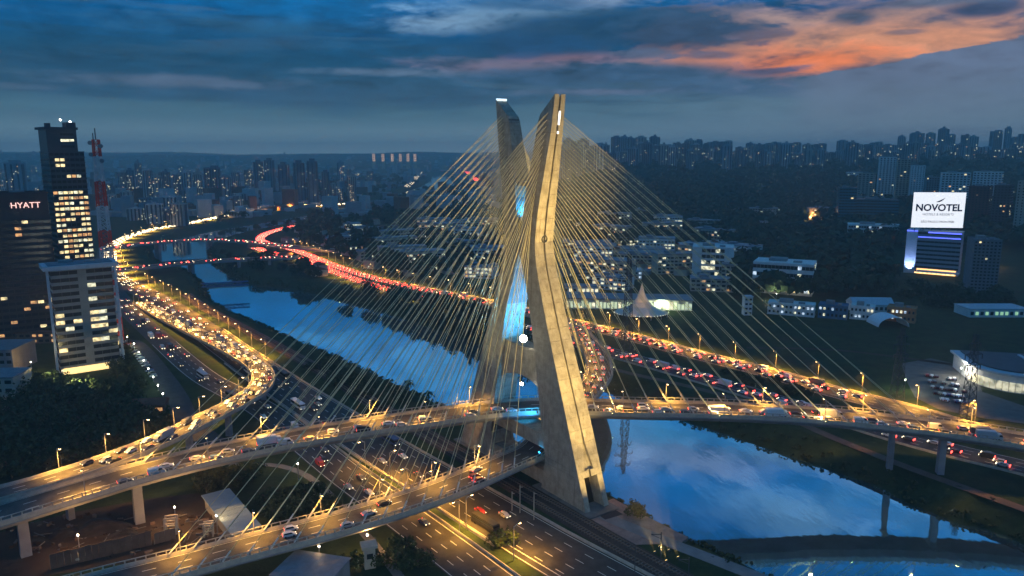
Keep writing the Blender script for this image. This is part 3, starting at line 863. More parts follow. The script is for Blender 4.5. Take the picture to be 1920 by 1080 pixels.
W2 = gpath([(1330, 1200), (1215, 1135), (1108, 1075), (1020, 1025), (945, 980), (840, 917), (740, 858), (640, 795), (560, 744), (495, 700), (430, 655), (370, 610), (325, 580), (285, 556), (248, 536), (218, 515), (206, 490), (210, 465), (235, 447), (290, 430), (350, 420), (440, 403), (560, 389), (690, 378), (800, 356)])
W1 = gpath([(1050, 1200), (972, 1135), (896, 1075), (838, 1030), (778, 985), (710, 935), (640, 884), (570, 828), (500, 772), (440, 738), (385, 708), (335, 668), (285, 622), (250, 590), (225, 560), (205, 530), (194, 500), (196, 470)])
E1 = gpath([(2200, 960), (2050, 912), (1920, 877), (1815, 852), (1700, 822), (1580, 786), (1460, 752), (1340, 716), (1250, 690), (1150, 662), (1050, 633), (935, 602), (860, 580), (790, 560), (690, 533), (620, 508), (570, 487), (520, 478), (480, 466)])
E2 = gpath([(2300, 905), (2080, 862), (1920, 832), (1800, 800), (1700, 770), (1560, 735), (1440, 700), (1300, 665), (1180, 632), (1065, 604), (935, 572), (800, 545), (700, 522), (630, 500), (575, 478), (540, 466), (505, 458), (488, 450), (495, 441), (520, 432), (552, 425), (585, 420)])
road('expressway_road', W2, 11.0, lanes=5, end=420)
road('expressway_road', W1, 7.6, 0.16, lanes=4, end=380)
road('expressway_road', E1, 8.5, 0.12, lanes=4, end=450)
road('expressway_road', E2, 8.5, 0.16, lanes=4, end=450)
SL = gpath([(196, 650), (240, 640), (268, 660), (300, 700), (330, 745), (350, 790), (385, 820), (430, 850)])     # parking lane beside the office lawn
road('access_road', SL, 5.5, 0.1, lanes=0, edge=False)
PT = gpath([(430, 872), (490, 871), (535, 876), (580, 895), (620, 930), (660, 975), (700, 1020), (740, 1070), (790, 1140)])
road('footpath', PT, 1.5, 0.1, lanes=0, edge=False, matl=mat('path_paving', (0.25, 0.23, 0.2, 1), 0.9, var=.3))
DT = gpath([(-200, 1060), (0, 1018), (130, 990), (260, 962), (340, 945), (430, 925)])
road('dirt_track', DT, 2.6, 0.1, lanes=0, edge=False, matl=M_EARTH)
RP = gpath([(2300, 1090), (2060, 1010), (1920, 955), (1800, 912), (1690, 872), (1560, 820), (1480, 785), (1380, 748), (1280, 722), (1180, 700), (1100, 678)])
road('riverside_track', RP, 2.4, 0.1, lanes=0, edge=False, matl=mat('track_earth', (0.17, 0.11, 0.08, 1), 0.95, var=.3))
SR = gpath([(1570, 1142), (1440, 1090), (1330, 1047), (1240, 1012), (1165, 982), (1105, 955)])
road('service_road', SR, 2.6, 0.14, lanes=0, edge=False, matl=mat('path_slab', (0.27, 0.25, 0.24, 1), 0.9, var=.25))
# pale worn platform round the near foot of the mast
mb = MB(); pts = [P(*q) for q in ((1092, 958), (1150, 935), (1205, 965), (1290, 1008), (1262, 1030), (1238, 1020), (1180, 1022), (1110, 985), (1060, 965))]
mb.prism([(p[0], p[1]) for p in pts], -1.0, 0.1)
tag(mb.build('pavement', mat('platform_paving', (0.36, 0.24, 0.2, 1), 0.9, var=.35, scale=.3)), kind='structure')
mb = MB(); pts = [P(*q) for q in ((1098, 950), (1128, 942), (1168, 965), (1135, 975))]
mb.prism([(p[0], p[1]) for p in pts], -.5, 0.2)
tag(mb.build('pavement', mat('dark_mat', (0.05, 0.045, 0.045, 1), 0.9)), kind='structure')
EF = gpath([(1400, 652), (1560, 656), (1700, 672), (1830, 690)]); road('field_track', EF, 2.2, 0.1, lanes=0, edge=False, matl=M_EARTH)
AV1 = Path([P(px, py, 8) for px, py in ((935, 372), (910, 350), (888, 333), (870, 319), (855, 312))], 25); AV2 = Path([P(px, py, 6) for px, py in ((762, 352), (776, 338), (786, 326), (792, 318))], 25)
road('distant_avenue', AV1, 12, 1, lanes=0, edge=False); road('distant_avenue', AV2, 12, 1, lanes=0, edge=False)
# railway between the expressway and the river
RL = [gpath([(1480, 1200), (1390, 1150), (1262, 1080), (1150, 1018), (1060, 965), (990, 925), (900, 872), (800, 815), (700, 755), (620, 705), (540, 660), (470, 622), (420, 596), (380, 575), (350, 552)])]
tr = tag(empty('railway', RL[0].at(120)[0]), 'twin dark railway tracks running between the expressway and the river bank', 'railway')
mb = MB(); RL[0].sweep(mb, [(-5.2, -.2), (-4.4, .32), (4.4, .32), (5.2, -.2)][::-1]); local(tr, mb.build('ballast', mat('ballast', (0.075, 0.055, 0.045, 1), .95, var=.4, scale=1.2), tr))
for off in (-3.1, -1.6, 1.6, 3.1):
    mb = MB(); RL[0].sweep(mb, [(off - .12, .325), (off - .12, .6), (off + .12, .6), (off + .12, .325)][::-1]); local(tr, mb.build('rail', mat('rail_steel', (0.2, .13, .09, 1), .5, metal=.5), tr))
mb = MB(); d = 0
while d < 330:
    for off in (-2.35, 2.35):
        q, t = RL[0].at(d, off); mb.box(q.x, q.y, .3, .42, .3, 2.5, math.atan2(t.y, t.x))
    d += 1.3
o = local(tr, mb.build('sleepers', M_CONCD, tr)); o['kind'] = 'stuff'


# low walls / crash barriers beside the carriageways
def lowwall(path, off, label, a=0, b=None, h=0.9, name='crash_barrier', m=None):
    root = tag(empty(name, path.at(min(path.len * .2, 100), off)[0]), label, 'barrier')
    mb = MB(); path.sweep(mb, [(off - .3, -.1), (off - .15, h), (off + .15, h), (off + .3, -.1)][::-1], a, b)
    local(root, mb.build('wall', m or M_BARR, root))


lowwall(W2, 11.6, 'pale concrete crash barrier between the expressway and the railway', 0, 420)
lowwall(W2, -11.8, 'concrete crash barrier along the median side of the river carriageway', 70, 330)
lowwall(W1, 8.2, 'concrete crash barrier on the median side of the outer carriageway', 0, 200)
lowwall(E1, -9, 'concrete crash barrier on the river side of the far expressway', 20, 560)
lowwall(E2, 9, 'concrete crash barrier on the field side of the far expressway', 20, 560)
mb = MB(); pts = [P(*q) for q in ((-40, 1010), (130, 962), (280, 935), (372, 925), (455, 1000), (440, 1012), (330, 1040), (90, 1080), (-60, 1110))]
mb.prism([(p[0], p[1]) for p in pts][::-1], -.5, 0.06)
tag(mb.build('building_yard_ground', M_EARTH), kind='structure')
# hatched gore at the median nose
mb = MB()
for i in range(16):
    q0 = Vector(P(960 + i * 7.6, 1026 + i * 4.6, 0)); q1 = q0 + Vector((-1.8, 1.8, 0)) * 1.0
    q0.z = q1.z = 0.19
    t = Vector((1, -0.2, 0)) * .25; mb.quad(q0 - t, q0 + t, q1 + t * 1.0 + Vector((0, 0, 0)), q1 - t)
o = mb.build('hatched_road_marking', M_PAINT); o['kind'] = 'structure'

# ------------------------------------------------------------------ far river bridges
def far_bridge(pts, hw, z, label, piers, arch=False, depth=1.6):
    path = Path([P(x, y, z) for x, y in pts], 8)
    root = tag(empty('road_bridge', path.at(path.len / 2)[0]), label, 'bridge')
    mb = MB(); path.sweep(mb, [(-hw, 0), (-hw, -depth), (hw, -depth), (hw, 0)][::-1]); local(root, mb.build('girder', M_GIRD, root))
    mb = MB(); path.ribbon(mb, -hw + .4, hw - .4, .02); local(root, mb.build('road_surface', M_DECK, root))
    for sd in (-1, 1):
        mb = MB(); path.sweep(mb, [(sd * hw - .2, .01), (sd * hw - .2, 1), (sd * hw + .2, 1), (sd * hw + .2, .01)][::-1]); local(root, mb.build('parapet', M_BARR, root))
    for px in piers:
        k = min(range(len(path.p)), key=lambda i: abs(path.p[i].x / max(1, path.p[i].y) * FPX + 960 - px)); q = path.p[k]; t = path.t[k]
        mb = MB(); mb.box(q.x, q.y, WZ - 2, q.z - depth + .02, hw * 1.6, 3, math.atan2(t.y, t.x) + math.pi / 2); local(root, mb.build('pier', M_GIRD, root))
    return path


BR1 = far_bridge([(196, 468), (260, 458), (330, 452), (400, 450), (480, 455), (540, 462), (610, 468), (690, 472)], 8, 7, 'farther low road bridge crossing the river bend with red traffic on it', (290, 385, 470))
BR2 = far_bridge([(205, 508), (280, 500), (370, 491), (440, 487), (500, 484), (560, 482)], 8, 7, 'nearer low road bridge with a pier standing in the narrow river', (352, 442, 500))
BR3 = Path([P(x, y, 2) for x, y in ((378, 538), (420, 536), (470, 533))], 5)
root = tag(empty('pipe_bridge', BR3.at(20)[0]), 'dark blue latticed pipe bridge low over the river below the road bridge', 'bridge')
mb = MB()
for off in (-2, 2):
    for dz in (0, 3): BR3.sweep(mb, [(off - .3, dz - .3), (off - .3, dz + .3), (off + .3, dz + .3), (off + .3, dz - .3)][::-1])
d = 0
while d < BR3.len - 5:
    for off in (-2, 2): mb.beam(BR3.at(d, off)[0], BR3.at(d + 4, off)[0] + Vector((0, 0, 3)), .3)
    d += 4
local(root, mb.build('truss', mat('blue_steel', (0.05, .14, .3, 1), .5), root))

# ------------------------------------------------------------------ street lamps
LN = [0]
SOD = (1.0, 0.45, 0.06); AMB = (1.0, 0.49, 0.085); WHT = (0.95, 1.0, 0.8)
_poles = {}


def lamp_meshes(h):
    if h in _poles: return _poles[h]
    a = MB(); a.beam((0, 0, -.2), (0, 0, h), .26, seg=6); pm = a.mesh('lamp_pole', M_METAL)
    a = MB(); a.beam((0, 0, h - .2), (2.0, 0, h + .5), .16, seg=4); am = a.mesh('lamp_arm', M_METAL)
    a = MB(); a.box(2.3, 0, h + .38, h + .68, 1.1, .5); hm = a.mesh('lamp_head', M_DARK)
    a = MB(); a.box(2.3, 0, h + .2, h + .375, .8, .4); lm = a.mesh('lamp_lens', E_WARM)
    _poles[h] = (pm, am, hm, lm); return _poles[h]


def street_lamp(x, y, z, rz, h, energy, color, label, group, angle=140, light=True, lens=None):
    root = tag(empty('street_lamp', (x, y, z), rz), label, 'street lamp', group)
    pm, am, hm, lm = lamp_meshes(h)
    link('pole', pm, root); link('arm', am, root); hd = link('lamp_head', hm, root); ln = link('lens', lm, hd)
    if light:
        l = bpy.data.lights.new('lamp_light', 'SPOT'); l.energy = energy; l.color = color; l.spot_size = R(angle); l.spot_blend = 0.9; l.shadow_soft_size = .3
        lo = bpy.data.objects.new('lamp_light', l); C.objects.link(lo); lo.parent = root; lo.location = (2.3, 0, h + .1)
    return root


NUM = ORD + ['nineteenth', 'twentieth', 'twenty-first', 'twenty-second', 'twenty-third', 'twenty-fourth', 'twenty-fifth', 'twenty-sixth', 'twenty-seventh', 'twenty-eighth', 'twenty-ninth', 'thirtieth', 'thirty-first', 'thirty-second', 'thirty-third', 'thirty-fourth', 'thirty-fifth', 'thirty-sixth', 'thirty-seventh', 'thirty-eighth', 'thirty-ninth', 'fortieth', 'forty-first', 'forty-second', 'forty-third', 'forty-fourth', 'forty-fifth']


def lamps_on(path, a, b, gap, off, h, energy, color, where, group, alt=False, skip=None):
    d = a; i = 0; k = 0
    while d < b:
        sd = -1 if (alt and i % 2) else 1
        q, t = path.at(d, off * sd)
        r = Vector((t.y, -t.x, 0)) * (-sd if off > 0 else sd)
        if not (skip and skip(q)):
            street_lamp(q.x, q.y, q.z, math.atan2(r.y, r.x), h, energy, color, '%s lamp post %s' % (NUM[min(k, len(NUM) - 1)], where), group); k += 1
        d += gap; i += 1


near_mast = lambda q: (Vector((q.x, q.y, 0)) - MC).length < 13
lamps_on(PA, 60, PA.len - 30, 19, 7.3, 8, 24000, AMB, 'from the left on the upper bridge deck', 'lamp posts on the upper bridge deck', alt=True, skip=near_mast)
lamps_on(PB, 55, PB.len - 20, 20, -6.3, 8, 15000, AMB, 'from the left on the lower bridge deck', 'lamp posts on the lower bridge deck', skip=near_mast)
lamps_on(PC, 60, PC.len - 5, 17, -5.3, 8, 28000, AMB, 'from the left on the curved ramp', 'lamp posts on the ramp')
lamps_on(W2, 60, 150, 24, -12.3, 11, 42000, SOD, 'from the bottom edge along the river carriageway median', 'lamp posts on the near expressway')
lamps_on(W2, 330, 620, 26, 12.3, 11, 62000, SOD, 'left of the ramp bend along the near expressway', 'lamp posts beyond the ramp bend')
lamps_on(W1, 60, 125, 32, 8.6, 11, 17000, SOD, 'from the bottom edge along the outer carriageway', 'lamp posts on the outer carriageway')
lamps_on(W2, 640, 1900, 50, 12.3, 11, 200000, SOD, 'along the far stretch of the river road', 'lamp posts on the far river road')
lamps_on(E2, 60, 900, 26, 9.6, 11, 66000, SOD, 'from the right along the far expressway', 'lamp posts on the far expressway')
lamps_on(E1, 420, 900, 30, -9.6, 11, 60000, SOD, 'on the river side of the far expressway', 'lamp posts on the river side of the far expressway')
# ------------------------------------------------------------------ buildings
_u = MB(); _u.box(0, 0, 0, 1, 1, 1)
UNIT = {}


def unit(m):
    if m.name not in UNIT: UNIT[m.name] = _u.mesh('pane_' + m.name, m)
    return UNIT[m.name]


def slabpart(name, root, x, y, z, lx, ly, lz, m):
    """an axis-aligned block in the thing's own frame, sharing one mesh per material"""
    o = link(name, unit(m), root, (x, y, z)); o.scale = (lx, ly, lz); return o


LIT = [E_WIN, E_WIN2, E_WIN, E_WIN4]
W_WHITE = mat('render_white', (0.78, 0.77, 0.74, 1), .8, var=.15)
W_GREY = mat('render_grey', (0.28, 0.28, 0.28, 1), .85, var=.2)
W_DARK = mat('render_dark', (0.07, 0.075, 0.085, 1), .6, var=.2)
W_BROWN = mat('render_brown', (0.2, 0.13, 0.09, 1), .85, var=.2)
W_BEIGE = mat('render_beige', (0.5, 0.44, 0.35, 1), .85, var=.2)
W_TEAL = mat('glass_teal', (0.03, 0.16, 0.18, 1), .25, spec=.6)
ROOF_T = mat('roof_tile', (0.22, 0.09, 0.055, 1), .9, var=.3)
ROOF_G = mat('roof_sheet', (0.22, 0.25, 0.28, 1), .5, var=.25, scale=.4)
ROOF_P = mat('roof_pale', (0.5, 0.55, 0.6, 1), .5, var=.15, scale=.4)


def place(px, py, z=None):
    x, y, _ = P(px, py, 0 if z is None else z); g = ground(x, y)
    if z is None and abs(g) > 0.5:
        for _ in range(12):
            x, y, _z = P(px, py, g); g = ground(x, y)
    return x, y, g


def height_at(px, py, y):
    """height of the point that shows at pixel row py when it stands at forward distance y"""
    cp, sp = math.cos(PITCH), math.sin(PITCH); u = 540 - py
    return CAMZ + y * (-sp * FPX + cp * u) / (cp * FPX + sp * u)


def block(name, label, cat, cx, cy, w, d, h, rz, wall, floors, cols, sidecols=None, frac=(0.62, .5), lit=0.1, litmats=LIT, group=None, strip=False, slab=True, roof=True, faces=(0, 1), seed=0, litfn=None, base=0.0, wmin=0, litscale=1.0):
    """slab building in its own frame: front face looks along local -Y; floors, parapet, roof plant and single windows"""
    rnd = random.Random(seed or int(abs(cx * 7 + cy * 3)))
    g = ground(cx, cy) - base
    root = tag(empty(name, (cx, cy, g), rz), label, cat, group)
    mb = MB(); mb.box(0, 0, -3, h, w, d); mb.build('wall', wall, root)
    fh = h / floors; sc = sidecols or max(2, int(cols * d / w))
    if slab:
        for i in range(floors + 1): slabpart('floor_slab', root, 0, 0, min(h - .1, i * fh), w + .5, d + .5, fh * .16, wall)
    if roof:
        mb = MB()
        for a in ((0, -d / 2 + .2, w + .3, .4), (0, d / 2 - .2, w + .3, .4), (-w / 2 + .2, 0, .4, d - .5), (w / 2 - .2, 0, .4, d - .5)): mb.box(a[0], a[1], h, h + 1.3, a[2], a[3])
        mb.build('parapet', wall, root)
        mb = MB(); mb.box(-w * .12, d * .1, h - .01, h + 3.4, w * .3, d * .4); mb.box(w * .22, -d * .1, h - .01, h + 2.0, w * .14, d * .22); mb.build('roof_plant', W_GREY, root)
    for f in faces:
        L = w if f == 0 else d; nc = cols if f == 0 else sc
        for i in range(floors):
            for j in range(nc):
                u = (j + .5) / nc * L - L / 2; zz = i * fh + fh * (.5 - frac[1] / 2) + fh * .1
                on = litfn(f, i, j, nc, rnd) if litfn else (rnd.random() < lit)
                if on is None: continue
                m = (rnd.choice(litmats)) if on else M_GLASS
                ww = L / nc * (frac[0] if not strip else .97)
                if f == 0: o = slabpart('window', root, u, -d / 2 - .06, zz, ww, .3, fh * frac[1], m)
                elif f == 1: o = slabpart('window', root, w / 2 + .06, u, zz, .3, ww, fh * frac[1], m)
                else: o = slabpart('window', root, -w / 2 - .06, u, zz, .3, ww, fh * frac[1], m)
    return root


def text_part(name, root, body, size, loc, rot, m, ext=0.12, bold=0.0):
    cu = bpy.data.curves.new(name, 'FONT'); cu.body = body; cu.size = size; cu.align_x = 'CENTER'; cu.align_y = 'CENTER'; cu.extrude = ext; cu.resolution_u = 3; cu.offset = size * bold
    tmp = bpy.data.objects.new('tmp', cu); C.objects.link(tmp); bpy.context.view_layer.update()
    me = bpy.data.meshes.new_from_object(tmp.evaluated_get(bpy.context.evaluated_depsgraph_get())); bpy.data.objects.remove(tmp)
    me.materials.clear(); me.materials.append(m)
    o = link(name, me, root, loc); o.rotation_euler = rot; return o


# --- tall tower with lit floors, far left
def tower_lit(f, i, j, nc, r):
    n = 33
    if f == 0:
        if 12 <= i <= 25: return r.random() < ((0.9 if j >= 1 else .5) if i != 19 else .2)
        if i < 12: return r.random() < .4
        if i == 28 : return j in (3, 4, 5)
        if i in (30, 31): return j in (1, 2) 
        return r.random() < .03
    return r.random() < .02


M_TOWG = mat('tower_glass', (0.03, 0.045, 0.055, 1), .35, spec=.6)
tx, ty = P(150, 608, 0)[:2]
tw = block('office_tower', 'tallest dark glass tower on the left with brightly lit lower floors', 'tower', tx, ty, 21.5, 20, 121, R(46), M_TOWG, 33, 7, 6, frac=(.8, .5), litfn=tower_lit, faces=(0, 2), roof=False, seed=3)
mb = MB(); mb.box(-1.6, 0, 120.9, 136, 18.2, 18); mb.build('crown_block', M_TOWG, tw)
mb = MB(); mb.box(-2, 0, 135.9, 137.5, 20.5, 21); mb.box(-9, -7, 137.5, 140, 3, 3); mb.box(6, 0, 137.5, 141, 6, 8); mb.build('roof_rim', W_DARK, tw)
mb = MB(); mb.octa((0, -4, 142.5), .8); mb.octa((7, 0, 141.6), .8); mb.build('roof_beacon', E_WHITE, tw)
for z in (124, 128, 132): slabpart('window', tw, 1.5, -9.1, z, 8, .3, 1.6, E_WIN2 if z == 128 else M_GLASS)
# --- hotel slab with its name in letters, far left
def hy_lit(f, i, j, nc, r):
    if i > 19: return None
    return r.random() < (.10 if i < 8 else .03)


hx, hy = P(20, 640, 0)[:2]
M_HOT = mat('hotel_wall', (0.09, 0.065, 0.06, 1), .8, var=.2)
hr = block('hotel_building', 'broad dark brown hotel slab with lit name letters at its top', 'hotel', hx, hy, 58, 22, 95, R(31), M_HOT, 24, 15, 6, frac=(.86, .45), litfn=hy_lit, litmats=[E_WIN4, E_WIN, E_WIN4], faces=(0, 1), seed=5)
text_part('lettering', hr, 'HYATT', 5.0, (17, -11.6, 88), (R(90), 0, 0), mat('sign_red_white', (1, .8, .75, 1), emit=(1, .55, .45, 1), es=1.7))
for k in range(5): slabpart('window', hr, -22 + k * 4.5, -10.95, 98.2, 2.6, .3, 1.2, E_WIN2)
# --- office block with flat overhanging roof, left
def mid_lit(f, i, j, nc, r):
    if f == 0:
        if j in (3,): return None          # blank concrete band between the window strips
        if i == 0: return True
        if i > 12: return False
        if j >= 4 and i in (4, 6, 7, 8): return j < 6
        if j < 3 and i in (5, 7): return r.random() < .6
        return r.random() < .06
    return r.random() < .03


M_MID = mat('office_concrete', (0.4, 0.36, 0.31, 1), .85, var=.2, scale=.2)
mx, my = P(168, 690, 0)[:2]
md = block('office_building', 'fourteen storey concrete office block with flat overhanging roof beside the expressway', 'office block', mx, my, 29, 16, 58, R(37), M_MID, 15, 7, 4, frac=(.7, .52), litfn=mid_lit, litmats=[E_WIN, E_WIN2], faces=(0, 1, 2), roof=False, slab=True, strip=True, seed=9)
mb = MB(); mb.box(0, 0, 58.3, 60.6, 36, 21); mb.build('roof_slab', ROOF_P, md)
mb = MB(); mb.box(0, 0, 60.6, 61.0, 31, 16); mb.build('roof_deck', mat('roof_blue', (0.10, .2, .25, 1), .6, var=.3, scale=.3), md)
mb = MB(); mb.box(-6, 3, 60.9, 62.2, 7, 5); mb.box(5, -2, 60.9, 61.8, 5, 3); mb.build('roof_plant', W_GREY, md)
for s_ in (-1, 1):
    mb = MB(); mb.box(s_ * 16.2, -8.7, -1, 58.3, 1.2, 1.2); mb.build('column', ROOF_P, md)
for i in range(7):
    mb = MB(); mb.box(16.2, -5, 6 + i * 7.4, 9.5 + i * 7.4, 2.4, 4); mb.build('balcony', W_WHITE, md)
slabpart('lobby_glass', md, -2, -8.4, .3, 23, .4, 3.4, mat('lobby_glow', (1, .8, .4, 1), emit=(1, .68, .25, 1), es=1.6))
l = tuple(Vector(P(150, 740, 3)))
# --- low buildings by the left edge
def lowblock(px, py, w, d, h, rz, wall, roofm, label, cat='building', name='low_building', glow=None, pitched=False, floors=0, win=0.3, group=None):
    x, y, g = place(px, py)
    root = tag(empty(name, (x, y, g), rz), label, cat, group)
    mb = MB(); mb.box(0, 0, -2, h, w, d); mb.build('wall', wall, root)
    mb = MB()
    if pitched:
        a, b, r = w / 2 + .5, d / 2 + .5, h + min(w, d) * .28
        mb.poly([(-a, -b, h), (a, -b, h), (a, 0, r), (-a, 0, r)]); mb.poly([(a, b, h), (-a, b, h), (-a, 0, r), (a, 0, r)])
        mb.poly([(a, -b, h), (a, b, h), (a, 0, r)]); mb.poly([(-a, b, h), (-a, -b, h), (-a, 0, r)]); mb.poly([(-a, -b, h), (-a, b, h), (a, b, h), (a, -b, h)])
    else: mb.box(0, 0, h + .005, h + .6, w + .8, d + .8)
    mb.build('roof', roofm, root)
    rnd = random.Random(int(px * 13 + py))
    nf = floors or max(1, int(h / 3.4)); nc = max(2, int(w / 3.6))
    for i in range(nf):
        for j in range(nc):
            on = rnd.random() < win
            m = (glow or rnd.choice(LIT)) if on else M_GLASS
            slabpart('window', root, (j + .5) / nc * w - w / 2, -d / 2 - .05, i * h / nf + h / nf * .3, w / nc * .62, .2, h / nf * .42, m)
    return root


lowblock(20, 760, 14, 16, 16, R(5), W_BEIGE, ROOF_G, 'beige block with blue grey roof at the left edge above the trees', win=.05)
lowblock(-10, 690, 34, 24, 13, R(5), W_GREY, ROOF_G, 'wide grey hall behind the beige block at the left edge', win=.1)
lowblock(238, 792, 12, 9, 7, R(12), W_BROWN, ROOF_T, 'left of two small brown roofed houses lit orange among the trees', win=.9, glow=E_WIN4, pitched=True, cat='house', name='house')
lowblock(284, 785, 14, 9, 7.5, R(12), W_BROWN, ROOF_T, 'right of two small brown roofed houses lit orange among the trees', win=.9, glow=E_WIN4, pitched=True, cat='house', name='house')
lowblock(80, 640, 30, 12, 7, R(8), W_BROWN, ROOF_T, 'low brown building with amber lights behind the office block', win=.5, glow=E_WIN4)
# tents, left edge
for px, py, s, lb in ((12, 762, 7, 'blue and white pointed tent at the left edge beside the beige block'), (30, 742, 5, 'smaller white pointed tent behind the blue one at the left edge')):
    x, y, g = place(px, py); root = tag(empty('tent', (x, y, g)), lb, 'tent')
    mb = MB()
    for k in range(8):
        a0, a1 = k * math.pi / 4, (k + 1) * math.pi / 4; mb.poly([(math.cos(a0) * s, math.sin(a0) * s, 4), (math.cos(a1) * s, math.sin(a1) * s, 4), (0, 0, 4 + s * .9)])
    mb.build('canopy', mat('tent_blue', (.25, .45, .6, 1), .6), root)
    mb = MB()
    for k in range(8): a0 = k * math.pi / 4; mb.beam((math.cos(a0) * s, math.sin(a0) * s, 0), (math.cos(a0) * s, math.sin(a0) * s, 4), .25)
    mb.build('poles', M_METAL, root)

# --- shed, hut, building yard in the lower left
root = tag(empty('shed', (-92.3, 228, 0), R(-53)), 'long shed with pale blue sheet roof between the two decks', 'shed')
mb = MB(); mb.box(0, 0, -1, 4.7, 33, 7.6); mb.build('wall', W_GREY, root)
for i in range(10):
    mb = MB(); mb.box(-15.3 + i * 3.4, 0, 4.7, 5.0, 3.33, 9.4); mb.build('roof_sheet', mat('shed_roof', (.26, .35, .4, 1), .5, var=.12, scale=.5), root)
sx, sy, _ = P(585, 1100, 0)
root = tag(empty('shed', (sx, sy, 0), R(-15)), 'blue grey roofed shed at the bottom edge below the lower deck', 'shed')
mb = MB(); mb.box(0, 0, -1, 6, 17, 13); mb.build('wall', W_GREY, root)
for i in range(6):
    mb = MB(); mb.box(-7.4 + i * 2.95, 0, 6, 6.3, 2.9, 14); mb.build('roof_sheet', ROOF_G, root)
hx_, hy_, _ = P(693, 1062, 0)
root = tag(empty('guard_hut', (hx_, hy_, 0), R(20)), 'small tower hut with flat roof under the lower deck, lit orange', 'hut')
mb = MB(); mb.box(0, 0, -1, 6.5, 3.2, 3.0); mb.build('wall', W_BEIGE, root)
mb = MB(); mb.box(0, 0, 6.5, 7.3, 4.6, 4.2); mb.build('roof', W_BEIGE, root)
mb = MB(); mb.box(0, -1.52, 3.2, 4.8, 1.8, .1); mb.build('window', M_GLASS, root)
# excavation: spoil heaps, hoarding of separate boards, site crates
def heap(px, py, r, h, label):
    x, y, g = place(px, py); mb = MB(); rnd = random.Random(px); n = 14; rings = 5; k0 = 0; V = []
    for i in range(rings + 1):
        for j in range(n):
            a = 2 * math.pi * j / n; rr = r * (1 - i / rings) * (1 + .25 * math.sin(3 * a + px) + .12 * rnd.random()); V.append((rr * math.cos(a), rr * math.sin(a) * .7, h * (1 - (1 - i / rings) ** 2) + rnd.uniform(-.2, .2) - .3))
    mb.v = V
    for i in range(rings):
        for j in range(n): jj = (j + 1) % n; mb.f.append((i * n + j, i * n + jj, (i + 1) * n + jj, (i + 1) * n + j)); mb.mi.append(0)
    o = mb.build('soil_heap', mat('spoil', (0.05, .042, .04, 1), .95, var=.5, scale=.5)); o.location = (x, y, g); tag(o, label, 'soil heap')


heap(190, 990, 9, 2.6, 'broad dark soil heap left of the deck pier')
heap(235, 1005, 6, 2.2, 'smaller dark soil heap right of the broad one')
heap(120, 1000, 6, 1.5, 'low dark soil heap beside the leftmost pier')
def hoarding(p0, p1, n, h, label, m):
    a = Vector(P(*p0)); b = Vector(P(*p1)); root = tag(empty('hoarding', a), label, 'fence'); L = (b - a).length
    ang = math.atan2(b.y - a.y, b.x - a.x); root.rotation_euler.z = ang
    for i in range(n): slabpart('board', root, (i + .5) * L / n, 0, -.3, L / n * .94, .18 + .05 * (i % 3), h + .12 * ((i * 7) % 3), m)


hoarding((95, 1068), (285, 1022), 15, 5.0, 'tall brown board hoarding along the yard below the upper deck', mat('hoarding_boards', (.16, .10, .07, 1), .9, var=.3, scale=.4))
hoarding((290, 1021), (330, 1010), 4, 4.0, 'short rust red hoarding at the right end of the yard', W_BROWN)
for px, py, w, h, lb in ((322, 1000, 3.4, 6, 'beige lattice formwork tower beside the shed'), (392, 1005, 2.6, 5, 'orange lit formwork tower near the lower deck')):
    x, y, g = place(px, py); root = tag(empty('formwork_tower', (x, y, g), R(15)), lb, 'formwork')
    for sx_ in (-1, 1):
        for sy_ in (-1, 1): slabpart('upright', root, sx_ * w / 2, sy_ * w / 3, -.3, .5, .5, h, W_BEIGE)
    for z in (1.8, 3.6, h - .6):
        for sy_ in (-1, 1): slabpart('crossbar', root, 0, sy_ * w / 3, z, w + .4, .4, .4, W_BEIGE)
x, y, g = place(142, 1052)
o = MB(); o.ico((0, 0, 1.2), 2.2, sc=(1.2, .8, .7)); o = o.build('covered_pile', W_BEIGE, smooth=True); o.location = (x, y, g); tag(o, 'pale tarpaulin covered pile in the dark yard beside the hoarding', 'tarpaulin')

def rubble():
    rnd = random.Random(14); mb = MB()
    for _ in range(150):
        x, y, g = place(rnd.uniform(20, 430), rnd.uniform(965, 1045)); w = rnd.uniform(.3, 2.2)
        mb.box(x, y, g - .1, g + rnd.uniform(.2, 1.1), w, rnd.uniform(.3, 1.4), rnd.uniform(0, 3), mi=rnd.choice((0, 0, 1, 2)))
    for _ in range(30):
        x, y, g = place(rnd.uniform(60, 400), rnd.uniform(975, 1040)); a = rnd.uniform(0, 3); mb.beam((x, y, .5), (x + 5 * math.cos(a), y + 5 * math.sin(a), .7), .3, seg=6, mi=1)
    mb.build('site_rubble', [M_EARTH, M_CONCD, W_BROWN])['kind'] = 'stuff'


rubble()
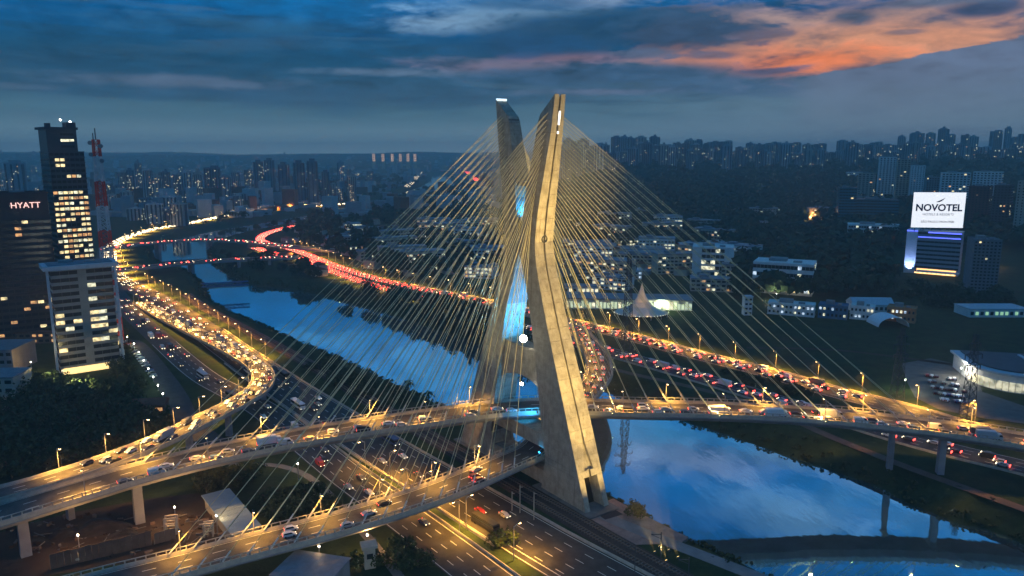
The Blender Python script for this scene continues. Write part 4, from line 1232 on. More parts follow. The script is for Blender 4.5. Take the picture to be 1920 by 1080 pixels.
# --- lattice masts -------------------------------------------------------
def lattice(name, label, cat, x, y, h, w0, w1, bands=None, arms=(), g=None, dish=False, m=None, bar=.35):
    g = ground(x, y) if g is None else g
    root = tag(empty(name, (x, y, g), R(12)), label, cat)
    n = max(5, int(h / max(4.0, (w0 + w1) * .45))); sections = 9 if bands else 1
    zs = [h * i / n for i in range(n + 1)]
    per = max(1, (n + 1) // (len(bands) if bands else 1))
    groups = {}
    for i in range(n):
        z0, z1 = zs[i], zs[i + 1]; a = (w0 + (w1 - w0) * i / n) / 2; b = (w0 + (w1 - w0) * (i + 1) / n) / 2
        key = min(len(bands) - 1, int(i * len(bands) / n)) if bands else 0
        mb = groups.setdefault(key, MB())
        cs = ((-1, -1), (1, -1), (1, 1), (-1, 1))
        for k in range(4):
            c, d = cs[k], cs[(k + 1) % 4]
            mb.beam((c[0] * a, c[1] * a, z0), (c[0] * b, c[1] * b, z1), bar)
            mb.beam((c[0] * a, c[1] * a, z0), (d[0] * b, d[1] * b, z1), bar * .55)
            mb.beam((d[0] * a, d[1] * a, z0), (c[0] * b, c[1] * b, z1), bar * .55)
            mb.beam((c[0] * b, c[1] * b, z1), (d[0] * b, d[1] * b, z1), bar * .55)
    for k, mb in groups.items(): mb.build('mast_section', bands[k] if bands else (m or M_METAL), root)
    for z, L in arms:
        mb = MB(); mb.beam((-L / 2, 0, z + .8), (L / 2, 0, z + .8), .3); mb.beam((-L / 2, 0, z + .8), (0, 0, z + 2.4), .25); mb.beam((L / 2, 0, z + .8), (0, 0, z + 2.4), .25)
        for s_ in (-1, 1): mb.beam((s_ * L / 2, 0, z + .8), (s_ * L / 2, 0, z - 1.4), .3)
        mb.build('cross_arm', m or M_METAL, root)
    if dish:
        for i, (z, s_) in enumerate(((h * .93, -1), (h * .97, 1), (h * .9, 1), (h * .985, -1))):
            mb = MB(); mb.beam((s_ * w1 * .9, -1, z), (s_ * w1 * .9, -2.2, z), 2.6, seg=10); mb.build('dish', W_GREY, root)
        mb = MB(); mb.beam((0, 0, h), (0, 0, h + 7), .5); mb.beam((-1.4, 0, h - 2), (-1.4, 0, h + 4), .5); mb.build('antenna', W_DARK, root)
    return root


MR = mat('mast_red', (0.8, 0.08, 0.05, 1), .6); MW = mat('mast_white', (.6, .6, .6, 1), .6)
lx, ly = P(216, 640, 0)[:2]
lattice('telecom_mast', 'red and white banded lattice telecom mast beside the tallest left tower', 'telecom mast', lx, ly, height_at(170, 262, ly), 8.2, 3.2, [MR, MW] * 4 + [MR], g=0, dish=True, bar=.6)
x, y, g = place(1175, 668)
lattice('power_pylon', 'dark power pylon standing on the far bank right of the mast', 'pylon', x, y, 62, 6, 1.6, arms=((42, 9), (48, 11), (54, 9)), m=M_DARK, bar=.3)
x, y, g = place(1681, 748)
lattice('power_pylon', 'power pylon on the green field left of the car park', 'pylon', x, y, 36, 5, 1.4, arms=((22, 8), (27, 9), (31, 6)), m=M_DARK, bar=.24)
x, y, g = place(1812, 792)
lattice('power_pylon', 'power pylon beside the upper deck in front of the car park', 'pylon', x, y, 41, 5, 1.4, arms=((26, 8), (31, 9), (36, 6)), m=M_DARK, bar=.24)

# --- right side buildings ------------------------------------------------
def pxblock(name, label, cat, x0, x1, yt, yb, d, rz, wall, floors, cols, **k):
    x, y, g = place((x0 + x1) / 2, yb); w = (x1 - x0) / FPX * y * math.cos(math.atan2(x, y)) * .96; h = height_at((x0 + x1) / 2, yt, y) - g
    a = math.atan2(-x, y)
    return block(name, label, cat, x + math.sin(-a) * d / 2, y + math.cos(a) * d / 2, w, d, h, a + rz, wall, floors, cols, **k), (x, y, g, w, h, a)


M_HOTW = mat('hotel_panel', (0.34, 0.36, 0.4, 1), .7)
nv, (nx, ny, ng, nw, nh, na) = pxblock('hotel_building', 'nine storey hotel with blue light bands under a large white sign', 'hotel', 1713, 1800, 436, 516, 22, R(-6), M_HOTW, 10, 10, frac=(.9, .42), strip=True, lit=.015, faces=(0,), roof=False, seed=2)
E_BLUE = mat('neon_blue', (.2, .3, 1, 1), emit=(0.12, 0.16, 1, 1), es=1.8)
slabpart('light_band', nv, 0, -11.35, nh - 6.2, nw * .98, .5, 1.1, E_BLUE)
slabpart('light_band', nv, nw * .12, -11.35, nh - 1.4, nw * .76, .5, 1.3, E_BLUE)
mb = MB(); mb.box(-nw / 2 - 5, 0, -3, nh + 1, 10, 20); mb.build('stair_tower', mat('stair_tower_white', (.7, .72, .78, 1), .7), nv)
slabpart('light_band', nv, -nw / 2 - 5, -10.4, nh - .6, 10, .4, 1.0, E_BLUE)
sp = spot('wall_wash', (-nw / 2 - 5, -15, 1.5), (-nw / 2 - 5, -9.9, 9), 36000, (.35, .5, 1), 70, .8, .5); sp.parent = nv
slabpart('canopy', nv, 2, -18, 3.2, nw * .95, 13, .8, W_WHITE)
slabpart('lobby_glass', nv, 0, -11.3, .2, nw * .9, .3, 5, mat('canopy_glow', (1, .6, .25, 1), emit=(1, .5, .16, 1), es=2.4))
for k in range(9): slabpart('canopy_lamp', nv, -nw * .42 + k * nw * .105, -24.4, 2.2, 2.6, .4, 1.2, mat('canopy_lamps', (1, .75, .4, 1), emit=(1, .62, .25, 1), es=2.5))
# overlaid logo, built as a lit board on the hotel roof
sg = tag(empty('overlay_logo_board', (nv.location.x - 5, nv.location.y, ng + nh), na * .25), 'large white lit board on the hotel roof, built from an overlaid logo', 'sign')
syw = ny + 8
zb = height_at(1753, 427, syw) - (ng + nh); zt = height_at(1753, 361, syw) - (ng + nh); sw = 105 / FPX * syw * math.cos(math.atan2(nx, syw))
M_SIGN = mat('sign_white_lit', (.9, .9, .92, 1), emit=(1, 1, 1.0, 1), es=0.95); M_NAVY = mat('sign_navy', (.03, .03, .12, 1), .6); M_SGREY = mat('sign_grey', (.45, .46, .5, 1), .6)
slabpart('sign_panel', sg, 0, 0, zb, sw, .8, zt - zb, M_SIGN)
slabpart('sign_back', sg, 0, .65, zb - .2, sw + .4, .45, zt - zb + .4, W_GREY)
for k in range(6):
    mb = MB(); X = -sw / 2 + sw * (k + .5) / 6; mb.beam((X, 1.2, -.2), (X, 1.2, zt), .6); mb.beam((X, 8, -.2), (X, 1.2, zt * .8), .4); mb.build('post', M_DARK, sg)
H_ = zt - zb
text_part('lettering', sg, 'NOVOTEL', H_ * .27, (0, -.46, zb + H_ * .56), (R(90), 0, 0), M_NAVY, bold=.03)
text_part('lettering', sg, 'HOTELS & RESORTS', H_ * .095, (0, -.46, zb + H_ * .375), (R(90), 0, 0), M_SGREY)
text_part('lettering', sg, 'SÃO PAULO MORUMBI', H_ * .088, (0, -.46, zb + H_ * .165), (R(90), 0, 0), M_NAVY)
mb = MB(); n = 12
for i in range(n):
    def sw_(t): return (-.06 + .17 * t) * sw, zb + H_ * (.735 + .12 * t ** 2.0), H_ * .022 * math.sin(math.pi * min(1, t * .93 + .04))
    x0, c0, h0 = sw_(i / n); x1, c1, h1 = sw_((i + 1) / n)
    mb.quad((x0, -.5, c0 - h0), (x1, -.5, c1 - h1), (x1, -.5, c1 + h1), (x0, -.5, c0 + h0))
mb.build('swoosh', M_NAVY, sg)

pxblock('apartment_tower', 'grey apartment block close right of the hotel with blue bands', 'apartment block', 1806, 1862, 452, 556, 24, R(14), mat('block_grey', (.2, .21, .22, 1), .85, var=.15), 17, 7, frac=(.5, .45), lit=.04, faces=(0, 1), seed=4)
pxblock('apartment_tower', 'tallest white apartment tower on the right hillside', 'apartment block', 1641, 1673, 296, 382, 22, R(5), W_WHITE, 24, 5, frac=(.45, .5), lit=.02, seed=11)
pxblock('apartment_tower', 'brown striped apartment tower between two white ones on the right hillside', 'apartment block', 1674, 1700, 300, 384, 24, R(5), W_BEIGE, 24, 4, frac=(.6, .5), lit=.05, seed=12)
pxblock('apartment_tower', 'white apartment tower right of the brown striped one', 'apartment block', 1701, 1728, 312, 384, 22, R(5), W_WHITE, 20, 5, frac=(.4, .45), lit=.03, seed=13)
pxblock('apartment_tower', 'narrow beige tower left of the tall white apartment tower', 'apartment block', 1606, 1636, 326, 388, 22, R(-10), W_BEIGE, 17, 4, frac=(.6, .5), lit=.06, seed=14)
pxblock('apartment_tower', 'pale blue grey block above the left edge of the white sign', 'apartment block', 1730, 1755, 334, 392, 24, R(6), W_GREY, 14, 5, frac=(.5, .5), lit=.03, seed=15)
pxblock('apartment_tower', 'wide white apartment block with dark balconies behind the white sign', 'apartment block', 1756, 1812, 326, 400, 24, R(6), W_WHITE, 16, 8, frac=(.6, .5), lit=.06, seed=16)
pxblock('apartment_tower', 'white apartment block upper right beyond the sign', 'apartment block', 1818, 1874, 324, 392, 24, R(-6), W_WHITE, 15, 8, frac=(.55, .5), lit=.03, seed=17)
pxblock('apartment_tower', 'dark red brick apartment tower right of the white sign', 'apartment block', 1810, 1852, 352, 432, 26, R(-8), mat('red_brick', (.14, .055, .05, 1), .9, var=.2), 18, 6, frac=(.4, .45), lit=.05, seed=18)
pxblock('apartment_tower', 'dark slab tower between the red brick tower and the pale right edge tower', 'apartment block', 1856, 1890, 350, 440, 24, R(-8), W_DARK, 18, 5, frac=(.5, .45), lit=.05, seed=19)
pxblock('apartment_tower', 'pale narrow tower at the right edge of the view', 'apartment block', 1899, 1935, 342, 450, 24, R(-12), W_BEIGE, 20, 4, frac=(.3, .45), lit=.03, seed=20)
pxblock('office_building', 'tall teal glass office block on the right, left of the white apartment towers', 'office block', 1566, 1600, 354, 428, 26, R(8), W_TEAL, 14, 6, frac=(.85, .4), lit=.01, seed=21)
pxblock('office_building', 'wide teal glass office block below the white apartment towers', 'office block', 1598, 1682, 376, 424, 30, R(4), W_TEAL, 9, 12, frac=(.9, .4), lit=.01, seed=22)
pxblock('office_building', 'long low white office below the teal glass blocks with lit ground floor', 'office block', 1584, 1686, 424, 454, 26, R(4), W_WHITE, 4, 20, frac=(.8, .45), litfn=lambda f, i, j, nc, r: r.random() < (.75 if i == 0 else .12), litmats=[E_WIN3, E_WIN2], seed=23)
pxblock('office_building', 'white four storey office with rounded corner in the right middle ground', 'office block', 1408, 1528, 496, 552, 30, R(-6), W_WHITE, 4, 16, frac=(.95, .46), litfn=lambda f, i, j, nc, r: r.random() < (.55 if i < 2 else .16), litmats=[E_WIN2, E_WIN3, E_WIN], seed=24)
pxblock('office_building', 'white building with two solid wings and a dark glazed centre', 'office block', 1294, 1376, 466, 520, 30, R(0), W_WHITE, 5, 9, frac=(.9, .6), litfn=lambda f, i, j, nc, r: None if (j < 2 or j > 6) else r.random() < .25, litmats=[E_WIN2], faces=(0,), seed=25)
lowblock(1320, 468, 66, 40, 9, R(-4), mat('red_fascia', (.5, .07, .03, 1), .7), ROOF_P, 'large hall with pale roof and red fascia behind the white building', 'hall', 'exhibition_hall', win=0.05)
lowblock(1215, 500, 40, 26, 16, R(0), W_GREY, ROOF_G, 'grey hall seen through the right hand cables', 'hall', 'exhibition_hall', win=.15)
lowblock(1250, 450, 34, 20, 14, R(0), W_BROWN, ROOF_G, 'brown box building above the grey hall behind the cables', win=.05)
lowblock(1100, 470, 60, 30, 12, R(-8), W_BEIGE, ROOF_G, 'long pale roofed depot behind the right side of the cables', 'depot', 'depot', win=.35, glow=E_WIN2)
lowblock(1150, 520, 54, 20, 8, R(-5), W_WHITE, ROOF_P, 'long white market hall right of the mast with lit front', 'hall', 'exhibition_hall', win=.5, glow=E_WIN3)
lowblock(1090, 548, 30, 14, 6, R(-5), W_WHITE, ROOF_G, 'small white hall close right of the mast', 'hall', 'exhibition_hall', win=.6, glow=E_WIN2)
# long glowing pavilion and the spired tent
pvx, pvy, pvg = place(1178, 578)
E_PAV = mat('pavilion_glow', (.9, 1, .7, 1), emit=(.75, .85, .5, 1), es=.75)
pw = 236 / FPX * pvy
root = tag(empty('pavilion', (pvx, pvy, pvg), R(-6)), 'long low pavilion with a glowing pale green arcade right of the mast', 'pavilion')
mb = MB(); mb.box(0, 6, -1, 8, pw, 22); mb.build('wall', W_WHITE, root)
mb = MB(); mb.box(0, 5, 8, 8.8, pw + 2, 25); mb.build('roof', ROOF_G, root)
for k in range(34):
    X = -pw / 2 + pw * (k + .5) / 34
    slabpart('arcade_bay', root, X, -5.1, .4 + (k * 7 % 3) * .3, pw / 34 * .72, .3, 5.6 - (k * 5 % 4) * .5, E_PAV if (k * 11) % 7 else E_WIN2)
    if k % 2 == 0: slabpart('column', root, X - pw / 68, -6.2, 0, .8, .8, 8, W_WHITE)
x, y, g = place(1202, 592); root = tag(empty('spired_tent', (x, y, g)), 'peaked circus style tent with an orange lit spire in front of the pavilion', 'tent')
prof = [(17, 2.6), (12, 5.0), (7.5, 7.5), (4.5, 11), (2.4, 16), (1.0, 21), (.2, 25)]
mb = MB(); n = 14
for (r0, z0), (r1, z1) in zip(prof, prof[1:]):
    for k in range(n):
        a0, a1 = 2 * math.pi * k / n, 2 * math.pi * (k + 1) / n
        mb.quad((r0 * math.cos(a0) * 1.2, r0 * math.sin(a0), z0), (r0 * math.cos(a1) * 1.2, r0 * math.sin(a1), z0), (r1 * math.cos(a1) * 1.2, r1 * math.sin(a1), z1), (r1 * math.cos(a0) * 1.2, r1 * math.sin(a0), z1))
mb.build('canopy', mat('tent_canvas', (.62, .58, .5, 1), .7), root, smooth=True)
mb = MB()
for k in range(14): a = 2 * math.pi * k / 14; mb.beam((17 * 1.18 * math.cos(a), 16.8 * math.sin(a), 0), (17 * 1.18 * math.cos(a), 16.8 * math.sin(a), 2.8), .35)
mb.build('poles', M_METAL, root)
for k in range(3): a = -2.2 + k * .8; sp = spot('tent_light', (20 * math.cos(a), 24 * math.sin(a), 1), (0, 0, 16), 10000, (1, .55, .15), 60, .7, .4); sp.parent = root
mb = MB()
for k in range(24): a = math.pi + math.pi * k / 23; mb.octa((20.4 * math.cos(a), 17.4 * math.sin(a), 3), .38)
mb.build('fairy_lights', E_WIN2, root)['kind'] = 'stuff'
# row of low premises beyond the field
segs = [(1436, 1530, 572, 592, W_WHITE, 'pale blue office row left of the dark blue one beyond the field', .5), (1532, 1590, 575, 598, mat('blue_wall', (.05, .16, .26, 1), .7), 'dark blue office row with one bright window beyond the field', .3),
        (1592, 1640, 577, 600, W_WHITE, 'pale row building between the dark blue one and the dome tent', .3), (1660, 1718, 580, 604, mat('orange_wall', (.5, .2, .08, 1), .8), 'orange and white row building beyond the dome tent', .5)]
for x0, x1, yt, yb, m, lb, wn in segs:
    pxblock('row_building', lb, 'row building', x0, x1, yt, yb, 12, R(-4), m, 2, max(4, (x1 - x0) // 8), frac=(.5, .4), lit=wn, litmats=[E_WIN3, E_WIN2], faces=(0,), seed=x0)
x, y, g = place(1664, 608); root = tag(empty('dome_tent', (x, y, g)), 'white arched marquee at the edge of the green field', 'marquee')
for j in range(6):
    mb = MB(); n = 10; y0, y1 = j * 3 - 9, j * 3 - 9 + 2.9
    for i in range(n):
        a0, a1 = math.pi * i / n, math.pi * (i + 1) / n
        mb.hexa([(11 * math.cos(a0), y0, 7 * math.sin(a0)), (11 * math.cos(a0), y1, 7 * math.sin(a0)), (11 * math.cos(a1), y1, 7 * math.sin(a1)), (11 * math.cos(a1), y0, 7 * math.sin(a1)),
                 (10.7 * math.cos(a0), y0, 6.7 * math.sin(a0)), (10.7 * math.cos(a0), y1, 6.7 * math.sin(a0)), (10.7 * math.cos(a1), y1, 6.7 * math.sin(a1)), (10.7 * math.cos(a1), y0, 6.7 * math.sin(a1))])
    mb.build('canopy_bay', mat('marquee_white', (.72, .76, .8, 1), .6), root)
lowblock(1630, 582, 30, 16, 6, R(-4), W_WHITE, ROOF_P, 'white pitched roof marquee behind the row buildings', 'marquee', 'marquee', pitched=True, win=.1)
lowblock(1400, 590, 6, 6, 14, 0, W_WHITE, ROOF_P, 'slim white lift tower at the left edge of the field', 'tower', 'lift_tower', win=.0)
E_SHOP = mat('shop_glow', (.9, .8, .5, 1), emit=(1, .9, .6, 1), es=.5, en=.3)
# big warehouse right edge: curved white rim, dark roof with rooflights
x, y, g = 272, 374, 0; root = tag(empty('warehouse', (x, y, g), R(-14)), 'large warehouse with dark roof and glowing curved front at the right edge', 'warehouse'); root.scale = (.8, .8, .85)
pts = []
for k in range(15): a = R(180 + 90 * k / 14 - 0); pts.append((-8 + 28 * math.cos(a) * 1.0, 10 + 28 * math.sin(a)))
pts += [(60, -18), (60, 40), (-36, 40)]
mb = MB(); mb.prism(pts, -1, 10); mb.build('wall', W_WHITE, root)
mb = MB(); mb.prism([(px_ * 1.06, py_ * 1.04 - .3) for px_, py_ in pts], 10, 11.4); mb.build('roof_rim', ROOF_P, root)
mb = MB(); mb.prism([(px_ * .93 + 1, py_ * .9 + 3) for px_, py_ in pts], 11.4, 12.2); mb.build('roof', W_DARK, root)
for k in range(3):
    mb = MB(); mb.box(2 + k * 13, 18, 12.2, 12.8, 2.2, 30); mb.build('rooflight', ROOF_P, root)
for k in range(12):
    a = R(190 + 80 * k / 11); X, Y = -8 + 28.2 * math.cos(a), 10 + 28.2 * math.sin(a)
    o = slabpart('shop_front', root, X, Y, .6, 3.0, .4, 5.5, E_SHOP); o.rotation_euler.z = a + math.pi / 2
for k in range(9): slabpart('shop_front', root, 0 + k * 6, -18.3, .6, 4.4, .3, 5.5, E_SHOP)
mb = MB(); pts = [P(*q) for q in ((1690, 682), (1745, 672), (1825, 690), (1842, 735), (1930, 765), (1960, 800), (1850, 785), (1760, 768), (1716, 745), (1700, 715))]
mb.prism([(p[0], p[1]) for p in pts][::-1], -.5, .1); o = mb.build('car_park', mat('car_park_asphalt', (.12, .12, .115, 1), .8, var=.3)); o['kind'] = 'structure'
lowblock(1857, 590, 44, 20, 6, R(0), W_WHITE, ROOF_P, 'low glass roofed nursery hall glowing green near the right edge', 'hall', 'exhibition_hall', win=.8, glow=mat('green_glow', (.6, 1, .6, 1), emit=(.45, .8, .4, 1), es=.6))

# --- far skyline towers --------------------------------------------------
TW = []
def tower_variant(k):
    rnd = random.Random(k * 31); mb = MB(); w = 1.0; d = rnd.uniform(.7, 1.0)
    mb.box(0, 0, -.15, 1, w, d)
    if k % 3 == 0: mb.box(0, 0, .99, 1.06, w * .55, d * .5)
    if k % 3 == 1: mb.box(-.1, 0, .99, 1.04, w * .6, d * .6); mb.box(.0, 0, 1.03, 1.1, w * .25, d * .25)
    if k % 3 == 2: mb.box(.2, 0, .99, 1.05, w * .4, d * .8)
    for i in range(3 + k % 3):   # vertical ribs of balconies
        u = -.4 + .8 * i / (2 + k % 3); mb.box(u, -d / 2, -.1, .97, .1, .09, mi=1); mb.box(u, d / 2, -.1, .97, .1, .09, mi=1)
    for s_ in (-1, 1): mb.box(s_ * .5, 0, -.1, .96, .09, .3, mi=1)
    return mb


M_FT = [mat('far_wall_%s' % n, c, .85, var=.25, scale=.04) for n, c in (('grey', (.34, .36, .38, 1)), ('pale', (.52, .52, .52, 1)), ('beige', (.46, .42, .37, 1)), ('dark', (.2, .22, .25, 1)))]
M_FB = mat('far_balcony', (.06, .07, .08, 1), .6)
TV = [tower_variant(k).mesh('tower_wall', [M_FT[k % 4], M_FB]) for k in range(12)]


def far_tower(x, y, h, w, label, group, k, nlit=8, base=None):
    g = ground(x, y) if base is None else base
    root = link('tower_block', TV[k % 12], None, (x, y, g), math.atan2(-x, y) + random.uniform(-.5, .5)); root.scale = (w, w, h)
    tag(root, label, 'tower block', group)
    if nlit:
        mb = MB(); s = max(.9, math.hypot(x, y) / 1500)
        for _ in range(nlit):
            u = random.uniform(-.44, .44); z = random.uniform(.05, .93); ww = 1.5 * s / w; hh = 1.1 * s / h
            mb.quad((u, -.56, z), (u + ww, -.56, z), (u + ww, -.56, z + hh), (u, -.56, z + hh), random.choice((0, 0, 1, 2)))
        o = mb.build('lit_windows', [E_WIN2, E_WIN, E_WIN4], root); o['kind'] = 'stuff'
    return root


random.seed(11)
sky = [(1062, 262, 13), (1090, 263, 15), (1108, 273, 12), (1150, 257, 13), (1165, 257, 12), (1176, 259, 11), (1195, 257, 13), (1220, 257, 14), (1243, 272, 12), (1265, 271, 12), (1285, 263, 14), (1298, 263, 12), (1315, 270, 12), (1331, 266, 12), (1351, 265, 14),
       (1376, 276, 10), (1395, 269, 11), (1411, 271, 11), (1426, 270, 10), (1441, 273, 12), (1460, 270, 12), (1476, 268, 14), (1500, 271, 15), (1522, 270, 14), (1562, 264, 13), (1590, 271, 12), (1625, 267, 13), (1645, 271, 12), (1670, 256, 10), (1697, 250, 15), (1722, 250, 12), (1745, 242, 11), (1757, 253, 12), (1785, 253, 10), (1800, 256, 12), (1841, 246, 13), (1862, 240, 7), (1876, 258, 12), (1895, 251, 15), (1912, 254, 12)]
NL = ['left', 'right']
for i, (px, yt, wpx) in enumerate(sky):
    D = 3100 + random.uniform(-150, 250); x = (px - 960) / FPX * D * 1.01; h = height_at(px, yt, D) - ground(x, D)
    k = i % 12; k = k if k % 4 != 1 else k + 2
    far_tower(x, D, h, wpx * 1.25 / FPX * D, '%s tower from the left on the right hand ridge skyline' % NUM[i], 'towers on the ridge skyline', k, 2)
for i in range(104):
    px = 1050 + i * 8.4 + random.uniform(-6, 6); D = random.uniform(2300, 2950); x = (px - 960) / FPX * D; g = ground(x, D)
    h = height_at(px, random.uniform(267, 289), D) - g
    if h < 18: h = random.uniform(18, 35)
    far_tower(x, D, h, random.uniform(18, 30), 'grey blue tower block on the ridge below the taller skyline towers', 'tower blocks below the ridge skyline', i, 3)
for i, (px, yt, wpx, D) in enumerate([(40, 305, 26, 1700), (150, 310, 16, 1900), (236, 322, 12, 1900), (252, 318, 12, 1950), (268, 305, 11, 2100), (284, 318, 14, 1900), (300, 330, 13, 1800), (318, 322, 12, 1950), (340, 326, 14, 1900), (360, 322, 15, 1850), (376, 326, 14, 1750), (404, 314, 24, 1850), (428, 330, 16, 1800),
                                      (447, 322, 13, 1950), (470, 318, 12, 2100), (490, 303, 13, 2200), (511, 300, 14, 2200), (537, 308, 17, 1850), (565, 305, 16, 1800), (590, 302, 18, 1800), (614, 322, 12, 1900), (642, 303, 10, 2500), (662, 330, 14, 1900)]):
    x = (px - 960) / FPX * D; h = height_at(px, yt, D) - ground(x, D)
    far_tower(x, D, h, wpx / FPX * D, '%s taller tower from the left in the city beyond the river bend' % NUM[i], 'taller towers beyond the river bend', (3 if 15 < i < 21 else i), 3 if 15 < i < 21 else 14)
for i in range(120):
    px = random.uniform(-20, 700); D = random.choice((random.uniform(1250, 2200), random.uniform(1800, 3800))); x = (px - 960) / FPX * D
    if float(river_sd(np.array([x]), np.array([D]))[0]) < 50: continue
    if D < 1500 and px > 420: continue
    h = random.uniform(16, 48) * (1.2 if D > 2200 else .9)
    far_tower(x, D, h, random.uniform(14, 28), 'middling tower block in the hazy city left of the mast', 'middling tower blocks of the hazy left city', i, 7)
# the six floodlit slabs on the far hill
for i, px in enumerate((705, 722, 739, 754, 768, 781)):
    D = 5200; x = (px - 960) / FPX * D; z0 = height_at(px, 303, D); z1 = height_at(px, 288, D)
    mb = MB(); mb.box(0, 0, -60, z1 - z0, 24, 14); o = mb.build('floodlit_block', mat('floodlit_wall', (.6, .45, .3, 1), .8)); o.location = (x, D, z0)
    tag(o, '%s of six narrow floodlit orange blocks in a row on the far hill' % NUM[i], 'tower block', 'floodlit blocks on the far hill')
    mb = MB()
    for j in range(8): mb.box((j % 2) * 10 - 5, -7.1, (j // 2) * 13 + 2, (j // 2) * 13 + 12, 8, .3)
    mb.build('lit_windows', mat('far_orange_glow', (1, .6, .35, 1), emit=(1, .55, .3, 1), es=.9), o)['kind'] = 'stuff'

# --- low houses ----------------------------------------------------------
HV = []
for k in range(6):
    mb = MB(); w, d, h = 12 + k, 9 + (k * 3) % 5, 4 + (k % 3) * 2.5
    mb.box(0, 0, -3, h, w, d, mi=0)
    a, b, r = w / 2 + .5, d / 2 + .5, h + 2.4
    mb.poly([(-a, -b, h), (a, -b, h), (a * .6, 0, r), (-a * .6, 0, r)], 1); mb.poly([(a, b, h), (-a, b, h), (-a * .6, 0, r), (a * .6, 0, r)], 1)
    mb.poly([(a, -b, h), (a, b, h), (a * .6, 0, r)], 1); mb.poly([(-a, b, h), (-a, -b, h), (-a * .6, 0, r)], 1)
    for j in range(3): mb.box(-w / 2 + (j + .5) * w / 3, -d / 2 - .03, 1.2, 2.8, 1.6, .1, mi=2 if (j + k) % 3 else 3)
    HV.append(mb.mesh('house', [W_BEIGE if k % 2 else W_GREY, ROOF_T if k % 3 else ROOF_G, M_GLASS, E_WIN2]))
random.seed(5)
nh_ = 0
for _ in range(900):
    if nh_ >= 200: break
    if random.random() < .55: px, py = random.uniform(1060, 1420), random.uniform(395, 520)
    else: px, py = random.uniform(480, 900), random.uniform(395, 520)
    x, y, g = place(px, py)
    if float(river_sd(np.array([x]), np.array([y]))[0]) < 30: continue
    if min((p.x - x) ** 2 + (p.y - y) ** 2 for p in E2.p) < 700: continue
    if g > 90: continue
    nh_ += 1
    rt = px > 960
    tag(link('house', random.choice(HV), None, (x, y, g), random.uniform(0, 6.28)), 'small low house with pitched roof in the dark district %s of the mast' % ('right' if rt else 'left'), 'house', 'low houses %s of the mast' % ('right' if rt else 'left'))

# --- uncountable lights of the far city ---------------------------------
random.seed(21)
mb = MB()
def sprinkle(n, x0, x1, y0, y1, r, avoid=True, w=(5, 2, 2)):
    for _ in range(n):
        px, py = random.uniform(x0, x1), y0 + (y1 - y0) * random.random() ** .9
        x, y, _z = P(px, py); g = ground(x, y)
        if g > 6:
            x, y, g = place(px, py)
        if math.hypot(x, y) > 9000: continue
        if avoid and float(river_sd(np.array([x]), np.array([y]))[0]) < 12: continue
        mb.octa((x, y, g + random.uniform(5, 11)), r * y / 1000 * random.uniform(.6, 1.25), random.choices((0, 1, 2), w)[0])
sprinkle(430, 180, 900, 306, 400, .8, w=(5, 2, 3))
sprinkle(110, 560, 900, 300, 345, .8, w=(4, 2, 3))
sprinkle(60, 0, 170, 305, 340, .8)
sprinkle(70, 560, 940, 400, 520, .75, w=(5, 3, 2))
sprinkle(190, 1060, 1420, 385, 545, .7, w=(6, 3, 2))
sprinkle(110, 1060, 1640, 300, 350, .8, w=(5, 3, 0))
sprinkle(60, 1400, 1920, 288, 400, .7, w=(6, 3, 0))
sprinkle(42, 1550, 1920, 380, 600, .75, w=(6, 3, 2))
sprinkle(40, 60, 330, 640, 800, .42, w=(6, 5, 0))
sprinkle(22, 0, 90, 560, 900, .42, w=(6, 5, 0))
sprinkle(20, 1700, 1830, 680, 760, .5, w=(8, 1, 0))
def rooftops():
    rnd = random.Random(4); mb = MB()
    for _ in range(3400):
        px = rnd.uniform(-60, 1000); py = 297 + 110 * rnd.random() ** 1.5; x, y, _z = P(px, py)
        if y > 7800 or y < 1150: continue
        g = ground(x, y)
        if float(river_sd(np.array([x]), np.array([y]))[0]) < 30: continue
        k = rnd.random(); h = rnd.uniform(5, 11) if k < .85 else rnd.uniform(16, 45)
        mb.box(x, y, g - 4, g + h, rnd.uniform(12, 38), rnd.uniform(10, 22), rnd.uniform(0, 3.1), mi=rnd.choice((0, 0, 1, 2)))
    for _ in range(700):
        px = rnd.uniform(1060, 1920); py = rnd.uniform(288, 325); x, y, g = place(px, py)
        if y > 5000: continue
        mb.box(x, y, g - 4, g + rnd.uniform(6, 16), rnd.uniform(12, 30), rnd.uniform(10, 20), rnd.uniform(0, 3.1), mi=rnd.choice((0, 1, 2)))
    mb.build('distant_rooftops', [M_FT[0], M_FT[1], ROOF_T])['kind'] = 'stuff'


rooftops()
# middling commercial blocks among the dark districts on both sides of the mast
CB = []
for k in range(7):
    mb = MB(); rn = random.Random(k + 50); w, d, h = rn.uniform(26, 52), rn.uniform(16, 26), rn.choice((8, 11, 15, 20)); nf = int(h / 3.6)
    mb.box(0, 0, -4, h, w, d, mi=0); mb.box(0, 0, h, h + .8, w + .8, d + .8, mi=1); mb.box(-w * .2, 0, h + .8, h + 3, w * .2, d * .4, mi=1)
    for i in range(nf):
        nc = int(w / 4)
        for j in range(nc):
            mb.box(-w / 2 + (j + .5) * w / nc, -d / 2 - .05, i * 3.6 + 1.2, i * 3.6 + 2.9, w / nc * .7, .15, mi=(3 if rn.random() < (.42 if k % 2 else .12) else 2) if rn.random() < .93 else 4)
    CB.append(mb.mesh('commercial_block', [W_WHITE if k % 2 else W_BEIGE, ROOF_G, M_GLASS, E_WIN2, E_WIN4]))
rb = random.Random(8); spots = []
